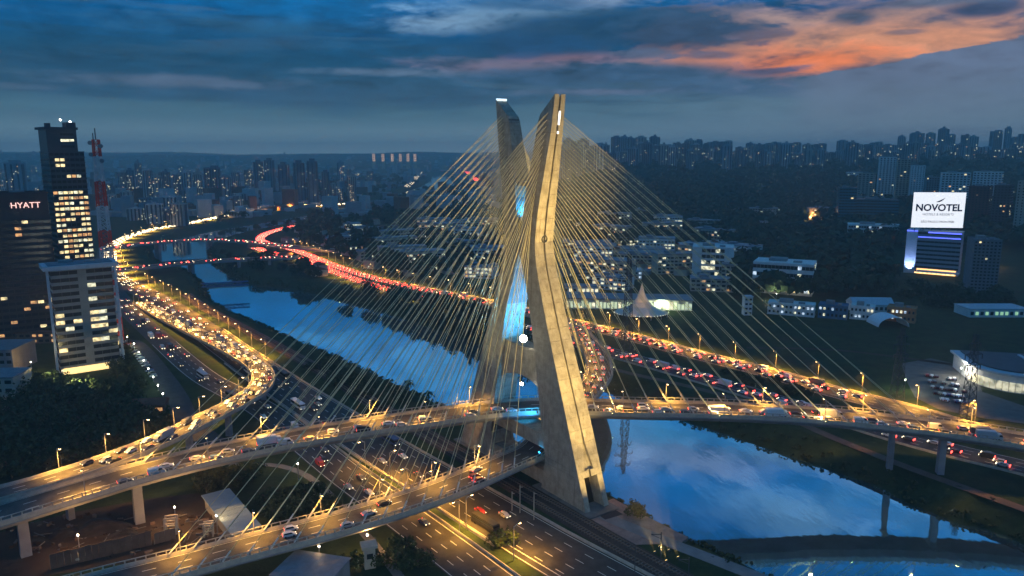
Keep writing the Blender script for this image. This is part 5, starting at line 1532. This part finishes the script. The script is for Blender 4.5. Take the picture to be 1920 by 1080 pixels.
for side, n_, x0, x1, y0, y1 in (('right', 26, 1070, 1420, 420, 545), ('left', 20, 560, 930, 425, 520), ('far right', 10, 1420, 1640, 300, 420)):
    c = 0; t_ = 0
    while c < n_ and t_ < 600:
        t_ += 1; x, y, g = place(rb.uniform(x0, x1), rb.uniform(y0, y1))
        if any((x - a) ** 2 + (y - b) ** 2 < 42 ** 2 for a, b in spots): continue
        if min((p.x - x) ** 2 + (p.y - y) ** 2 for p in E2.p) < 1500 or min((p.x - x) ** 2 + (p.y - y) ** 2 for p in E1.p) < 1500 or float(river_sd(np.array([x]), np.array([y]))[0]) < 60: continue
        spots.append((x, y)); c += 1
        tag(link('commercial_block', CB[(c * 3 + len(side)) % 7], None, (x, y, g), math.atan2(-x, y) + rb.uniform(-.5, .5)), 'flat roofed commercial block with scattered lit windows in the district %s of the mast' % side, 'building', 'commercial blocks %s of the mast' % side)
def cen(c, k): m = mat('city_light_' + c, k, emit=k, es=11); return m
o = mb.build('city_lights', [cen('white', (1, .93, .72, 1)), cen('cool', (.8, .97, .95, 1)), cen('orange', (1, .45, .16, 1))]); o['kind'] = 'stuff'
# ------------------------------------------------------------------ trees
random.seed(3)
def leaf_mat(name, c1, c2):
    m = bpy.data.materials.new(name); m.use_nodes = True; N = NT(m.node_tree); b = N.n['Principled BSDF']
    g = N.node('ShaderNodeNewGeometry'); f = N.noise(g.outputs['Position'], .6, 3, .6)
    N.put(b.inputs['Base Color'], N.mix(N.sstep(f, .35, .65), c1, c2)); b.inputs['Roughness'].default_value = .8; b.inputs['Specular IOR Level'].default_value = .15
    return m


L1 = leaf_mat('foliage', (.018, .036, .012, 1), (.05, .08, .022, 1)); L2 = leaf_mat('foliage_olive', (.03, .04, .014, 1), (.075, .085, .03, 1)); L3 = leaf_mat('foliage_deep', (.014, .032, .015, 1), (.04, .068, .03, 1))


def crown_mesh(k, leaves=620):
    rnd = random.Random(k + 100); mb = MB(); lobes = []
    for i in range(9):
        a = rnd.uniform(0, 6.28); r = rnd.uniform(.15, .62); lobes.append((r * math.cos(a), r * math.sin(a), rnd.uniform(.35, .85), rnd.uniform(.24, .42)))
    for _ in range(leaves):
        L = rnd.choice(lobes); d = Vector((rnd.gauss(0, 1), rnd.gauss(0, 1), rnd.gauss(0, .8))).normalized() * (L[3] * rnd.uniform(.55, 1.08))
        c = Vector(L[:3]) + d; n = (d.normalized() + Vector((rnd.gauss(0, .5), rnd.gauss(0, .5), rnd.gauss(0, .5)))).normalized()
        u = n.orthogonal().normalized(); v = n.cross(u); s = rnd.uniform(.035, .075); w = s * rnd.uniform(.6, 1)
        mb.quad(c - u * s - v * w, c + u * s - v * w * .6, c + u * s * .8 + v * w, c - u * s * .7 + v * w * .9)
    return mb


def trunk_mesh(k):
    rnd = random.Random(k); mb = MB(); mb.beam((0, 0, -.1), (0, 0, .45), .07, seg=6)
    for i in range(5): a = rnd.uniform(0, 6.28); mb.beam((0, 0, .25 + .04 * i), (math.cos(a) * .38, math.sin(a) * .38, .6 + .05 * i), .03, seg=4)
    return mb


CR = [[crown_mesh(k).mesh('crown', m) for k in range(4)] for m in (L1, L2, L3)]
TR = [trunk_mesh(k).mesh('trunk', M_TRUNK) for k in range(3)]


def tree(x, y, h, label, group=None, kind=0, wide=1.0, g=None):
    g = ground(x, y) if g is None else g
    root = tag(empty('tree', (x, y, g - .2), random.uniform(0, 6.28)), label, 'tree', group)
    c = link('crown', random.choice(CR[kind]), root); c.scale = (h * wide, h * wide, h)
    t = link('trunk', random.choice(TR), root); t.scale = (h * wide, h * wide, h)


ntree = [0]
def trees_in(n, poly, h, label, group, kind, wide=1.0, avoid=(), gap=5, ok=None):
    xs = [p[0] for p in poly]; ys = [p[1] for p in poly]; pts = []; t = 0
    while len(pts) < n and t < n * 40:
        t += 1; px, py = random.uniform(min(xs), max(xs)), random.uniform(min(ys), max(ys)); ins = False
        for i in range(len(poly)):
            (ax, ay), (bx, by) = poly[i], poly[(i + 1) % len(poly)]
            if (ay > py) != (by > py) and px < (bx - ax) * (py - ay) / (by - ay) + ax: ins = not ins
        if not ins: continue
        x, y, g = place(px, py)
        if float(river_sd(np.array([x]), np.array([y]))[0]) < 3: continue
        if any((x - a) ** 2 + (y - b) ** 2 < gap * gap for a, b in pts): continue
        if any(min((q.x - x) ** 2 + (q.y - y) ** 2 for q in pth.p) < dd * dd for pth, dd in avoid): continue
        pts.append((x, y)); tree(x, y, random.uniform(*h), label, group, kind if kind >= 0 else random.choice((0, 1, 2)), wide, g); ntree[0] += 1


AV = ((PA, 11), (PC, 9), (PB, 10), (W1, 12), (W2, 14), (SL, 9))
trees_in(58, [(-40, 770), (90, 745), (200, 770), (300, 800), (310, 815), (180, 860), (90, 885), (-40, 920)], (9, 14), 'dense dark leafy tree in the grove above the ramp at the left edge', 'trees of the grove at the left edge', 2, 1.0, AV, 5)
trees_in(22, [(60, 720), (230, 745), (340, 800), (300, 815), (90, 760)], (6, 10), 'leafy tree in the grounds below the office block', 'trees below the office block', 0, 1.0, AV, 5)
trees_in(14, [(210, 610), (250, 640), (270, 740), (215, 730)], (5, 8), 'small garden tree on the lawn right of the office block', 'garden trees on the office lawn', 1, 1.0, AV, 5)
trees_in(14, [(470, 900), (590, 920), (640, 960), (500, 985)], (5, 8), 'dark tree in the hollow between the two left decks', 'trees between the decks', 2, 1.1, AV + ((PT, 4),), 4)
trees_in(9, [(395, 890), (460, 895), (470, 930), (380, 925)], (4, 7), 'tree behind the pale roofed shed', 'trees behind the shed', 1, 1.1, AV, 4)
trees_in(5, [(640, 1020), (740, 1020), (800, 1075), (650, 1078)], (5, 7), 'dark round tree near the orange hut under the lower deck', 'trees near the hut', 0, 1.1, AV, 5)
trees_in(1, [(925, 1018), (945, 1018), (945, 1028), (925, 1028)], (5, 5.5), 'single small tree on the grass median of the expressway', None, 0, 1.2, (), 5)
trees_in(16, [(600, 685), (760, 750), (800, 800), (700, 760), (560, 690)], (4, 8), 'dark bush like tree on the near river bank', 'trees on the near river bank', 2, 1.2, AV[3:5], 5)
trees_in(1, [(1183, 960), (1190, 960), (1190, 968), (1183, 968)], (6, 6.2), 'small round tree on the bank beside the mast foot', None, 1, .9, (), 5)
trees_in(40, [(640, 548), (760, 588), (930, 650), (1000, 668), (1000, 640), (870, 592), (700, 545)], (8, 15), 'tall dark tree on the far river bank below the red traffic', 'tall trees on the far bank below the red traffic', 2, .8, ((E1, 9), (E2, 9)), 5)
trees_in(26, [(1380, 430), (1570, 410), (1665, 440), (1670, 540), (1540, 560), (1385, 480)], (13, 20), 'large dark tree in the wood left of the hotel', 'large trees left of the hotel', 2, 1.1, (), 9)
trees_in(16, [(1680, 545), (1800, 550), (1900, 565), (1900, 585), (1700, 575)], (9, 14), 'dark tree in the row below the hotel', 'trees below the hotel', 2, 1.1, (), 7)
trees_in(16, [(1200, 470), (1420, 500), (1420, 575), (1300, 570)], (7, 12), 'street tree among the halls behind the right cables', 'street trees among the halls', 0, 1.1, (), 9)
trees_in(14, [(1300, 690), (1440, 712), (1540, 745), (1480, 745), (1330, 705)], (2.5, 4.5), 'low round bush on the verge between the far carriageways', 'bushes between the far carriageways', 1, 1.3, ((E1, 8.5), (E2, 8.5)), 4)
trees_in(18, [(380, 470), (600, 490), (600, 540), (480, 530), (400, 495)], (6, 11), 'dark tree on the inner bank of the river bend', 'trees inside the river bend', 2, 1.1, ((E1, 9), (E2, 9)), 8)
# tall palms by the water
def palm(px, py, h, label):
    x, y, g = place(px, py); root = tag(empty('palm_tree', (x, y, g)), label, 'palm tree')
    mb = MB(); mb.beam((0, 0, -1), (.3, 0, h), .42, seg=6); mb.build('trunk', M_TRUNK, root)
    for k in range(13):
        a = 2 * math.pi * k / 13 + random.uniform(-.1, .1); up = random.uniform(.2, 1.3); mb = MB(); pr = None; L = random.uniform(3.0, 3.8)
        for i in range(6):
            t = i / 5; r = L * t; z = h + up * math.sin(t * 1.8) * 1.5 - 2.6 * t * t; w = .45 * math.sin(math.pi * (t * .9 + .08)) + .04
            c = Vector((.3 + r * math.cos(a), r * math.sin(a), z)); s_ = Vector((-math.sin(a), math.cos(a), 0)) * w
            if pr: mb.quad(pr[0] - pr[1], pr[0] + Vector((0, 0, .25)), c + Vector((0, 0, .25)), c - s_); mb.quad(pr[0] + Vector((0, 0, .25)), pr[0] + pr[1], c + s_, c + Vector((0, 0, .25)))
            pr = (c, s_)
        mb.build('frond', L3, root)


palm(766, 762, 12, 'taller palm tree silhouetted against the blue river')
palm(803, 772, 9, 'shorter palm tree right of the taller one by the river')
palm(648, 706, 5, 'small palm on the near bank left of the two tall palms')

# ------------------------------------------------------------------ far woods: one mass
def forest(name, n, regions, size, seed, m, quads=34):
    rng = np.random.default_rng(seed); P_ = []
    for (x0, x1, y0, y1, share) in regions:
        px = rng.uniform(x0, x1, int(n * share)); py = rng.uniform(y0, y1, int(n * share))
        cp, sp = math.cos(PITCH), math.sin(PITCH); u = 540 - py; z = np.zeros_like(px)
        for _ in range(6):
            t = (z - CAMZ) / (-sp * FPX + cp * u); t = np.where(t > 0, t, 99); X = (px - 960) * t; Y = (cp * FPX + sp * u) * t
            X = np.clip(X, -6000, 6000); Y = np.clip(Y, 100, 7000); z = z * .5 + land(X, Y) * .5
        P_.append(np.stack([X, Y, land(X, Y)], -1))
    C_ = np.concatenate(P_); sd = river_sd(C_[:, 0], C_[:, 1]); keep = sd > 14
    for pth in (E1, E2, W2):
        q = np.array([(p.x, p.y) for p in pth.p[::3]]); dm = np.min(np.hypot(C_[:, None, 0] - q[None, :, 0], C_[:, None, 1] - q[None, :, 1]), 1); keep &= dm > 22
    C_ = C_[keep]
    N_ = len(C_); r = rng.uniform(size[0], size[1], N_)
    d = rng.normal(size=(N_, quads, 3)); d /= np.linalg.norm(d, axis=-1, keepdims=True); d[..., 2] = np.abs(d[..., 2]) * 1.1 - .15
    c = C_[:, None, :] + d * r[:, None, None] * rng.uniform(.6, 1.05, (N_, quads, 1)); c[..., 2] += r[:, None] * .9
    a = rng.normal(size=(N_, quads, 3)); a -= (a * d).sum(-1, keepdims=True) * d * .6; a /= np.linalg.norm(a, axis=-1, keepdims=True)
    b = np.cross(d, a); s = (r[:, None, None] * rng.uniform(.18, .34, (N_, quads, 1)))
    V = np.stack([c - a * s - b * s, c + a * s - b * s * .7, c + a * s * .8 + b * s, c - a * s * .7 + b * s], 2).reshape(-1, 3).astype(np.float32)
    me = bpy.data.meshes.new(name); nf = len(V) // 4
    me.vertices.add(len(V)); me.vertices.foreach_set('co', V.ravel()); me.loops.add(nf * 4); me.loops.foreach_set('vertex_index', np.arange(nf * 4, dtype=np.int32))
    me.polygons.add(nf); me.polygons.foreach_set('loop_start', np.arange(0, nf * 4, 4, dtype=np.int32)); me.update(calc_edges=True)
    me.materials.append(m); tag(link(name, me), kind='stuff')


forest('hillside_woodland', 5200, [(1000, 1640, 305, 400, .5), (1640, 1980, 290, 470, .16), (1380, 1665, 400, 560, .12), (700, 1060, 330, 420, .12), (560, 1000, 410, 520, .06), (1060, 1420, 400, 470, .05)], (6, 13), 1, L3)
forest('riverside_woodland', 2200, [(180, 700, 338, 374, .4), (380, 620, 408, 440, .06), (180, 520, 330, 390, .25), (-60, 180, 310, 380, .1), (-20, 110, 560, 640, .1)], (4, 8), 2, L3)
# scrub and reeds of the banks
def scrub():
    rng = np.random.default_rng(9); pts = []
    for bank, sgn in ((LBw, 1), (RBw, 1)):
        for (ax, ay), (bx, by) in zip(bank, bank[1:]):
            L = math.hypot(bx - ax, by - ay)
            if min(ay, by) > 900: continue
            for _ in range(int(L * 2.4)):
                t = rng.random(); pts.append((ax + (bx - ax) * t + rng.normal() * 5, ay + (by - ay) * t + rng.normal() * 5))
    A = np.array(pts); sd = river_sd(A[:, 0], A[:, 1]); A = A[(sd > 1.0) & (sd < 15)]; Z = land(A[:, 0], A[:, 1]); mb = MB()
    for (x, y), z in zip(A, Z):
        r = rng.uniform(.5, 1.5)
        for _ in range(9):
            d = Vector(rng.normal(size=3)).normalized(); c = Vector((x, y, z + r * .5)) + Vector((d.x, d.y, abs(d.z))) * r * .8; u = d.orthogonal().normalized(); v = d.cross(u); s = r * .35
            mb.quad(c - u * s - v * s, c + u * s - v * s * .6, c + u * s * .7 + v * s, c - u * s + v * s * .7)
    tag(mb.build('bank_scrub', L2), kind='stuff')


scrub()
# ------------------------------------------------------------------ traffic
M_CAR = mat('car_paint', (.5, .5, .5, 1), .35, objcol=True, spec=.5)
M_TYRE = mat('tyre', (.02, .02, .02, 1), .9)
E_TAIL = mat('tail_lamp', (1, .05, .03, 1), emit=(1, .07, .05, 1), es=7)


def loft(mb, prof, hw, inset=0.0, mi=0):
    """closed side profile [(x, z)] given width"""
    n = len(prof); k = len(mb.v)
    for s in (-1, 1):
        for x, z in prof: mb.v.append((x, s * (hw - (inset if z > 1.0 else 0)), z))
    for i in range(n):
        j = (i + 1) % n; mb.f.append((k + i, k + n + i, k + n + j, k + j)); mb.mi.append(mi)
    mb.f.append(tuple(k + i for i in range(n))); mb.f.append(tuple(k + n + i for i in reversed(range(n)))); mb.mi += [mi, mi]


def car_kind(kind):
    """meshes for: body, glass, wheel positions, head lamps, tail lamps; the nose points along +X"""
    b = MB(); g = MB()
    if kind == 'car':
        L, W, H = 4.5, 1.8, 1.45
        loft(b, [(-2.2, .35), (2.2, .35), (2.25, .7), (1.3, .92), (.55, 1.42), (-1.1, 1.45), (-1.95, .98), (-2.25, .9)], .9, .12)
        loft(g, [(1.22, .97), (.56, 1.37), (-1.08, 1.4), (-1.8, 1.0)], .86, -.0); wh = 1.35
    elif kind == 'hatchback':
        L, W, H = 3.9, 1.75, 1.55
        loft(b, [(-1.9, .35), (1.95, .35), (1.98, .75), (1.15, .98), (.45, 1.52), (-1.4, 1.55), (-1.9, 1.0)], .87, .1)
        loft(g, [(1.05, 1.03), (.45, 1.46), (-1.42, 1.49), (-1.82, 1.05)], .85); wh = 1.2
    elif kind == 'van':
        L, W, H = 5.2, 2.0, 2.3
        loft(b, [(-2.6, .4), (2.6, .4), (2.6, 1.1), (2.0, 1.35), (1.5, 2.25), (-2.55, 2.3)], 1.0, .05)
        loft(g, [(1.98, 1.4), (1.55, 2.1), (.5, 2.12), (.5, 1.4)], 1.0); wh = 1.6
    elif kind == 'bus':
        L, W, H = 12, 2.6, 3.2
        loft(b, [(-6, .4), (6, .4), (6.05, 1.3), (5.9, 3.1), (5.6, 3.2), (-5.95, 3.2)], 1.3, .02)
        loft(g, [(5.99, 1.5), (5.97, 2.7), (-5.6, 2.7), (-5.6, 1.5)], 1.325); wh = 4
    else:
        L, W, H = 8.5, 2.4, 3.3
        loft(b, [(-4.2, .7), (2.2, .7), (2.2, 3.3), (-4.2, 3.3)], 1.2, 0); loft(b, [(2.35, .5), (4.2, .5), (4.2, 1.5), (3.8, 2.5), (2.35, 2.6)], 1.1, .03)
        loft(g, [(4.1, 1.6), (3.8, 2.35), (3.0, 2.35), (3.0, 1.6)], 1.12); wh = 3
    xe = {'car': 2.25, 'hatchback': 1.98, 'van': 2.62, 'bus': 6.06, 'truck': 4.22}[kind]; xt = {'car': 2.26, 'hatchback': 1.92, 'van': 2.62, 'bus': 6.02, 'truck': 4.22}[kind]
    bb = MB(); bb.v, bb.f, bb.mi = list(b.v), list(b.f), list(b.mi)
    w = MB(); w.beam((0, -.12, 0), (0, .12, 0), .62 if kind in ('car', 'hatchback', 'van') else .95, seg=10)
    hl = MB(); hl.box(0, 0, -.08, .1, .1, .26); tl = MB(); tl.box(0, 0, -.1, .12, .08, .36)
    S_ = 1.0
    return dict(body=b.mesh('body', M_CAR), glass=g.mesh('window', M_GLASS), wheel=w.mesh('wheel', M_TYRE), hl=hl.mesh('headlight', E_HEAD), tl=tl.mesh('taillight', E_TAIL), wh=wh, W=W, xe=xe, xt=xt, H=H)


KINDS = {k: car_kind(k) for k in ('car', 'hatchback', 'van', 'bus', 'truck')}
# whole small vehicle in one mesh for the distance: lamps a little larger
FARV = {}
for k in ('car', 'hatchback', 'van', 'truck', 'bus'):
    K = KINDS[k]; mb = MB()
    for key, mi in (('body', 0), ('glass', 1)):
        me = K[key]; o_ = len(mb.v); mb.v += [tuple(v.co) for v in me.vertices]
        for p in me.polygons: mb.f.append(tuple(o_ + i for i in p.vertices)); mb.mi.append(mi)
    for s in (-1, 1):
        mb.box(K['xe'] + .05, s * K['W'] * .36, .5, .85, .2, .38, mi=2); mb.box(-K['xt'] - .05, s * K['W'] * .34, .5, 1.1, .25, .6, mi=3)
        for e in (-1, 1): mb.beam((e * K['wh'], s * K['W'] / 2 - .12, .32), (e * K['wh'], s * K['W'] / 2 + .02, .32), .62, seg=8, mi=4)
    FARV[k] = mb.mesh('vehicle', [M_CAR, M_GLASS, E_HEAD, E_TAIL, M_TYRE])
    FARV['off_' + k] = mb.mesh('vehicle', [M_CAR, M_GLASS, M_METAL, mat('tail_lamp_off', (.2, .02, .02, 1), .4), M_TYRE])

COLS = [('white', (.75, .75, .74, 1)), ('silver', (.45, .46, .47, 1)), ('black', (.02, .02, .022, 1)), ('dark grey', (.1, .1, .11, 1)), ('red', (.35, .03, .025, 1)), ('dark blue', (.03, .06, .18, 1)), ('beige', (.4, .34, .24, 1))]
WCOL = [30, 26, 16, 12, 6, 6, 4]


def vehicle(kind, colour, q, t, label, group, detail=True, off=False):
    cn, cc = colour; rz = math.atan2(t.y, t.x); sl = {'car': 'sedan', 'bus': 'bus', 'truck': 'box_truck'}.get(kind, kind)
    if not detail:
        o = link('parked_car' if off else sl, FARV[('off_' if off else '') + kind], None, tuple(q), rz); o.color = cc; tag(o, label, {'car': 'car', 'hatchback': 'car', 'van': 'van', 'bus': 'bus', 'truck': 'truck'}[kind], group); return o
    K = KINDS[kind]; root = tag(empty(sl, tuple(q), rz), label, {'car': 'car', 'hatchback': 'car', 'van': 'van', 'bus': 'bus', 'truck': 'truck'}[kind], group)
    b = link('body', K['body'], root); b.color = cc; link('window', K['glass'], root)
    for s in (-1, 1):
        link('headlight', K['hl'], root, (K['xe'], s * K['W'] * .36, .72)); link('taillight', K['tl'], root, (-K['xt'], s * K['W'] * .36, .8))
        for e in (-1, 1): link('wheel', K['wheel'], root, (e * K['wh'], s * (K['W'] / 2 - .08), .31))
    return root


rt = random.Random(77)
def stream(path, a, b, offs, gap, dirn, where, group, detail, kinds=(('car', 10), ('hatchback', 6), ('van', 2), ('truck', 1)), dz=.03, maxn=999, same=None):
    n = 0; cnt = 0
    lanes_ = ['first', 'second', 'third', 'fourth', 'fifth']
    for li, off in enumerate(offs):
        d = a + rt.uniform(0, gap[1]); i = 0
        while d < b and n < maxn:
            k = rt.choices([x[0] for x in kinds], [x[1] for x in kinds])[0]; c = rt.choices(COLS, WCOL)[0]
            if k in ('bus', 'truck'): d += 5
            q, t = path.at(d, off + rt.uniform(-.25, .25)); t = t * dirn
            if not ((Vector((q.x, q.y, 0)) - MC).length < 0):
                lab = same or '%s %s, %s in the %s lane %s' % (c[0], {'car': 'sedan', 'bus': 'bus', 'truck': 'box truck'}.get(k, k), NUM[min(i, len(NUM) - 1)], lanes_[li], where)
                if len(lab.replace('-', ' ').split()) > 15: lab = lab.replace('box truck', 'truck').replace('dark ', '', 1)
                vehicle(k, c, Vector((q.x, q.y, q.z + dz)), t, lab, group, detail); n += 1; i += 1
            d += rt.uniform(*gap) * (1.6 if k in ('truck', 'bus') else 1)


aM = PA.near(6, 277); bM = PB.near(5, 268)
stream(PA, 70, aM - 8, (1.5, 4.9), (8.5, 19), 1, 'of the upper deck left of the mast', 'cars on the upper deck left of the mast', True)
stream(PA, aM + 12, PA.len - 40, (1.6, 4.9), (7.5, 12), 1, 'of the upper deck right of the mast', 'cars on the upper deck right of the mast', True)
stream(PA, aM + 12, PA.len - 40, (-1.9,), (40, 80), 1, 'far side of the upper deck right', 'cars on the far side of the upper deck', True)
stream(PB, 60, bM - 5, (-3.2, .2, 3.4), (24, 50), 1, 'of the lower deck left of the mast', 'cars on the lower deck left of the mast', True)
stream(PB, bM + 5, PB.len - 5, (-2, 1.8), (9, 17), 1, 'of the lower deck behind the mast', 'cars on the lower deck behind the mast', True)
stream(PC, 60, PC.len, (-3.1, 0, 3.1), (8.5, 16), -1, 'of the curved ramp', 'cars on the curved ramp', True)
stream(W1, 70, 330, (-4.5, -1.2, 2.5), (22, 46), -1, 'of the outer expressway carriageway', 'vehicles on the outer carriageway', True, (('car', 8), ('van', 2), ('bus', 3)), .19)
stream(W2, 75, 330, (-6.5, -2, 2.5, 6.5), (26, 56), -1, 'of the river expressway carriageway', 'vehicles on the river carriageway', True, (('car', 8), ('van', 2), ('bus', 3)), .15)
far_k = (('car', 8), ('hatchback', 5), ('van', 2), ('truck', 1))
stream(W2, 330, 640, (-7.5, -3, 1.5, 6), (18, 40), -1, '', 'far cars on the near expressway', False, far_k, .15, same='small car with headlights on the expressway beyond the ramp bend')
stream(W1, 330, 560, (-4, 0, 4), (16, 36), -1, '', 'far cars on the outer carriageway', False, far_k, .19, same='small car with headlights on the outer carriageway beyond the office block')
stream(E1, 40, 470, (-4.5, -1.5, 1.5, 4.5), (12, 24), 1, '', 'far cars on the riverside lanes right', False, far_k, .15, same='small car with red tail lights on the far riverside carriageway right of the mast')
stream(E2, 130, 520, (-4.5, -1.5, 1.5, 4.5), (9, 18), 1, '', 'far cars on the field side lanes right', False, far_k, .19, same='small car with red tail lights on the field side carriageway right of the mast')


def mass(name, specs, seed):
    """traffic too dense to count: bodies with paired lamps, one object"""
    rnd = random.Random(seed); mb = MB()
    for path, a, b, offs, gap, dirn, head in specs:
        for off in offs:
            d = a + rnd.uniform(0, gap)
            while d < min(b, path.len):
                q, t = path.at(d, off + rnd.uniform(-.4, .4)); rz = math.atan2(t.y, t.x); s = dirn; mb.box(q.x, q.y, q.z + .3, q.z + 1.5, 4.4, 1.8, rz, mi=0, taper=.85)
                r_ = Vector((t.y, -t.x, 0)); dist = math.hypot(q.x, q.y); sz = max(.35, dist / 1150) if dist < 1600 else 1.5
                for e in (-1, 1):
                    c = q + r_ * e * .7 - t * s * 2.3 + Vector((0, 0, .9)); mb.octa(tuple(c), sz * .9, mi=1 if not head else 2)
                    c = q + r_ * e * .7 + t * s * 2.3 + Vector((0, 0, .8)); mb.octa(tuple(c), sz * .6, mi=2)
                d += rnd.uniform(gap * .7, gap * 1.4)
    o = mb.build(name, [M_DARK, E_TAIL, E_HEAD]); o['kind'] = 'stuff'


mass('distant_traffic_jam', [(AV1, 0, 9e3, (-9, -3, 3, 9), 20, 1, False), (AV2, 0, 9e3, (-9, 0, 9), 110, -1, True), (E1, 470, 1100, (-4.5, -1.5, 1.5, 4.5), 9, 1, False), (E2, 520, 1350, (-4.5, -1.5, 1.5, 4.5), 8, 1, False), (W2, 640, 1900, (-6, -2, 2, 6), 20, -1, True), (BR1, 0, 300, (-4, 0, 4), 26, 1, False), (BR2, 0, 220, (-4, 0, 4), 24, 1, False)], 5)
# cars standing in the car park on the right and beside the office lawn
n = 0
for r_ in range(5):
    for c_ in range(8):
        if rt.random() < .25: continue
        px = 1738 + c_ * 8.5 + r_ * 5; py = 706 + r_ * 11 + c_ * 1.2; x, y, g = place(px, py); cl = rt.choices(COLS, WCOL)[0]
        o = vehicle(rt.choice(('car', 'hatchback')), cl, Vector((x, y, .14)), Vector((math.cos(1.2), math.sin(1.2), 0)), '%s car, %s in the %s row of the car park from the field' % (cl[0], NUM[c_], NUM[r_]), 'cars in the car park', False, True)
for i in range(16):
    q, t = SL.at(20 + i * 6.2, 4.2); cl = rt.choices(COLS, WCOL)[0]
    vehicle(rt.choice(('car', 'hatchback')), cl, Vector((q.x, q.y, .13)), Vector((t.y, -t.x, 0)), '%s parked car, %s along the lawn right of the office block' % (cl[0], NUM[i]), 'cars parked by the lawn', False, True)

# ------------------------------------------------------------------ odd posts, gantries and lawn lights
for i, (px, py, h) in enumerate(((975, 962, 10), (1001, 975, 10), (960, 958, 7))):
    x, y, g = place(px, py); mb = MB(); mb.beam((0, 0, -.5), (0, 0, h), .4, seg=6); mb.beam((0, 0, h - .6), (.9, 0, h - .6), .2)
    o = mb.build('catenary_mast', mat('post_tan', (.45, .38, .28, 1), .8)); o.location = (x, y, 0); tag(o, '%s of three pale posts by the railway under the decks' % NUM[i], 'post')
for i, (px, py) in enumerate(((1190, 1075), (1238, 1050), (1290, 1100))):
    x, y, g = place(px, py); mb = MB(); mb.beam((0, 0, -.5), (0, 0, 9), .3, seg=6); mb.beam((0, 0, 8.3), (-3, 0, 8.3), .2); mb.beam((0, 0, 6.9), (-3, 0, 8.3), .12)
    o = mb.build('catenary_mast', M_DARK); o.location = (x, y, 0); tag(o, '%s dark railway mast right of the expressway' % NUM[i], 'railway mast')
for i in range(7):
    px, py = 252 + i * 9, 652 + i * 16
    x, y, g = place(px, py); root = tag(empty('lawn_lamp', (x, y, 0)), '%s low lawn lamp from the top on the slope right of the office block' % NUM[i], 'lawn lamp', 'lawn lamps by the office block')
    mb = MB(); mb.beam((0, 0, 0), (0, 0, 2.4), .2); mb.build('pole', M_METAL, root); mb = MB(); mb.ico((0, 0, 2.7), .4); mb.build('globe', E_WHITE, root)
    l = bpy.data.lights.new('lawn_light', 'POINT'); l.energy = 420; l.color = (.85, 1, .55); l.shadow_soft_size = .4; lo = bpy.data.objects.new('lawn_light', l); C.objects.link(lo); lo.parent = root; lo.location = (0, 0, 3.3)
for px, py, e, c, lb in ((150, 752, 22000, (1, .8, .35), 'added lamp in front of the office lobby, warming the facade'), (100, 742, 9000, (1, .8, .35), 'added lamp left of the office lobby, warming the facade'), (225, 790, 1800, (1, .85, .4), 'garden lamp left of the brown roofed houses'), (600, 1062, 1400, (1, .6, .25), 'lamp beside the blue grey shed at the bottom edge'),  # the two office lobby lamps are added to warm the concrete front
                         (408, 1002, 1500, (1, .55, .2), 'lamp at the end of the pale roofed shed'), (1695, 735, 5000, (.95, 1, .6), 'lamp at the entrance of the car park by the pylon'), (240, 650, 4200, (1, .6, .2), 'garden lamp on the lawn right of the office block'), (60, 700, 3000, (1, .6, .2), 'garden lamp behind the trees at the left edge'),
                         (1800, 712, 9000, (1, .95, .8), 'tall lamp in the middle of the car park'), (1120, 575, 9000, (.9, 1, .6), 'lamp in front of the glowing pavilion near the mast'), (1240, 585, 9000, (.9, 1, .6), 'lamp at the right end of the glowing pavilion'), (930, 495, 9000, (1, .9, .5), 'lamp of the lit yard seen through the left cables'), (330, 985, 6000, (1, .5, .15), 'lamp in the dark building yard beside the deck pier'), (150, 1040, 3500, (1, .5, .15), 'lamp in the yard near the leftmost pier'), (560, 900, 2500, (1, .55, .2), 'lamp beside the curved footpath'), (690, 1040, 4500, (1, .5, .15), 'lamp above the orange hut under the lower deck'), (1519, 415, 30000, (1, .45, .12), 'orange lamp among trees above the rounded office'), (1388, 436, 9000, (1, .45, .12), 'orange lamp at the right end of the red edged hall'), (1860, 500, 9000, (1, .4, .1), 'orange lamp right of the grey block by the hotel'), (1455, 565, 7000, (1, .9, .6), 'lamp in front of the white office with rounded corner')):
    x, y, g = place(px, py); root = tag(empty('garden_lamp', (x, y, g)), lb, 'lamp')
    mb = MB(); mb.beam((0, 0, 0), (0, 0, 6), .22); mb.build('pole', M_METAL, root); mb = MB(); mb.ico((0, 0, 6.4), .32); mb.build('globe', E_WHITE, root)
    l = bpy.data.lights.new('lamp_light', 'POINT'); l.energy = e; l.color = c; l.shadow_soft_size = .5; lo = bpy.data.objects.new('lamp_light', l); C.objects.link(lo); lo.parent = root; lo.location = (0, 0, 7.2)

# ------------------------------------------------------------------ haze
mb = MB(); mb.box(0, 3300, -11, 240, 16000, 11800)
hm = bpy.data.materials.new('haze_air'); hm.use_nodes = True; hm.node_tree.nodes.clear(); N = NT(hm.node_tree)
pv = N.node('ShaderNodeVolumePrincipled'); pv.inputs['Color'].default_value = (1, .99, .92, 1); pv.inputs['Density'].default_value = HAZE; pv.inputs['Anisotropy'].default_value = 0.0
ou = N.node('ShaderNodeOutputMaterial'); N.l.new(pv.outputs[0], ou.inputs['Volume'])
o = mb.build('haze', hm); o['kind'] = 'stuff'
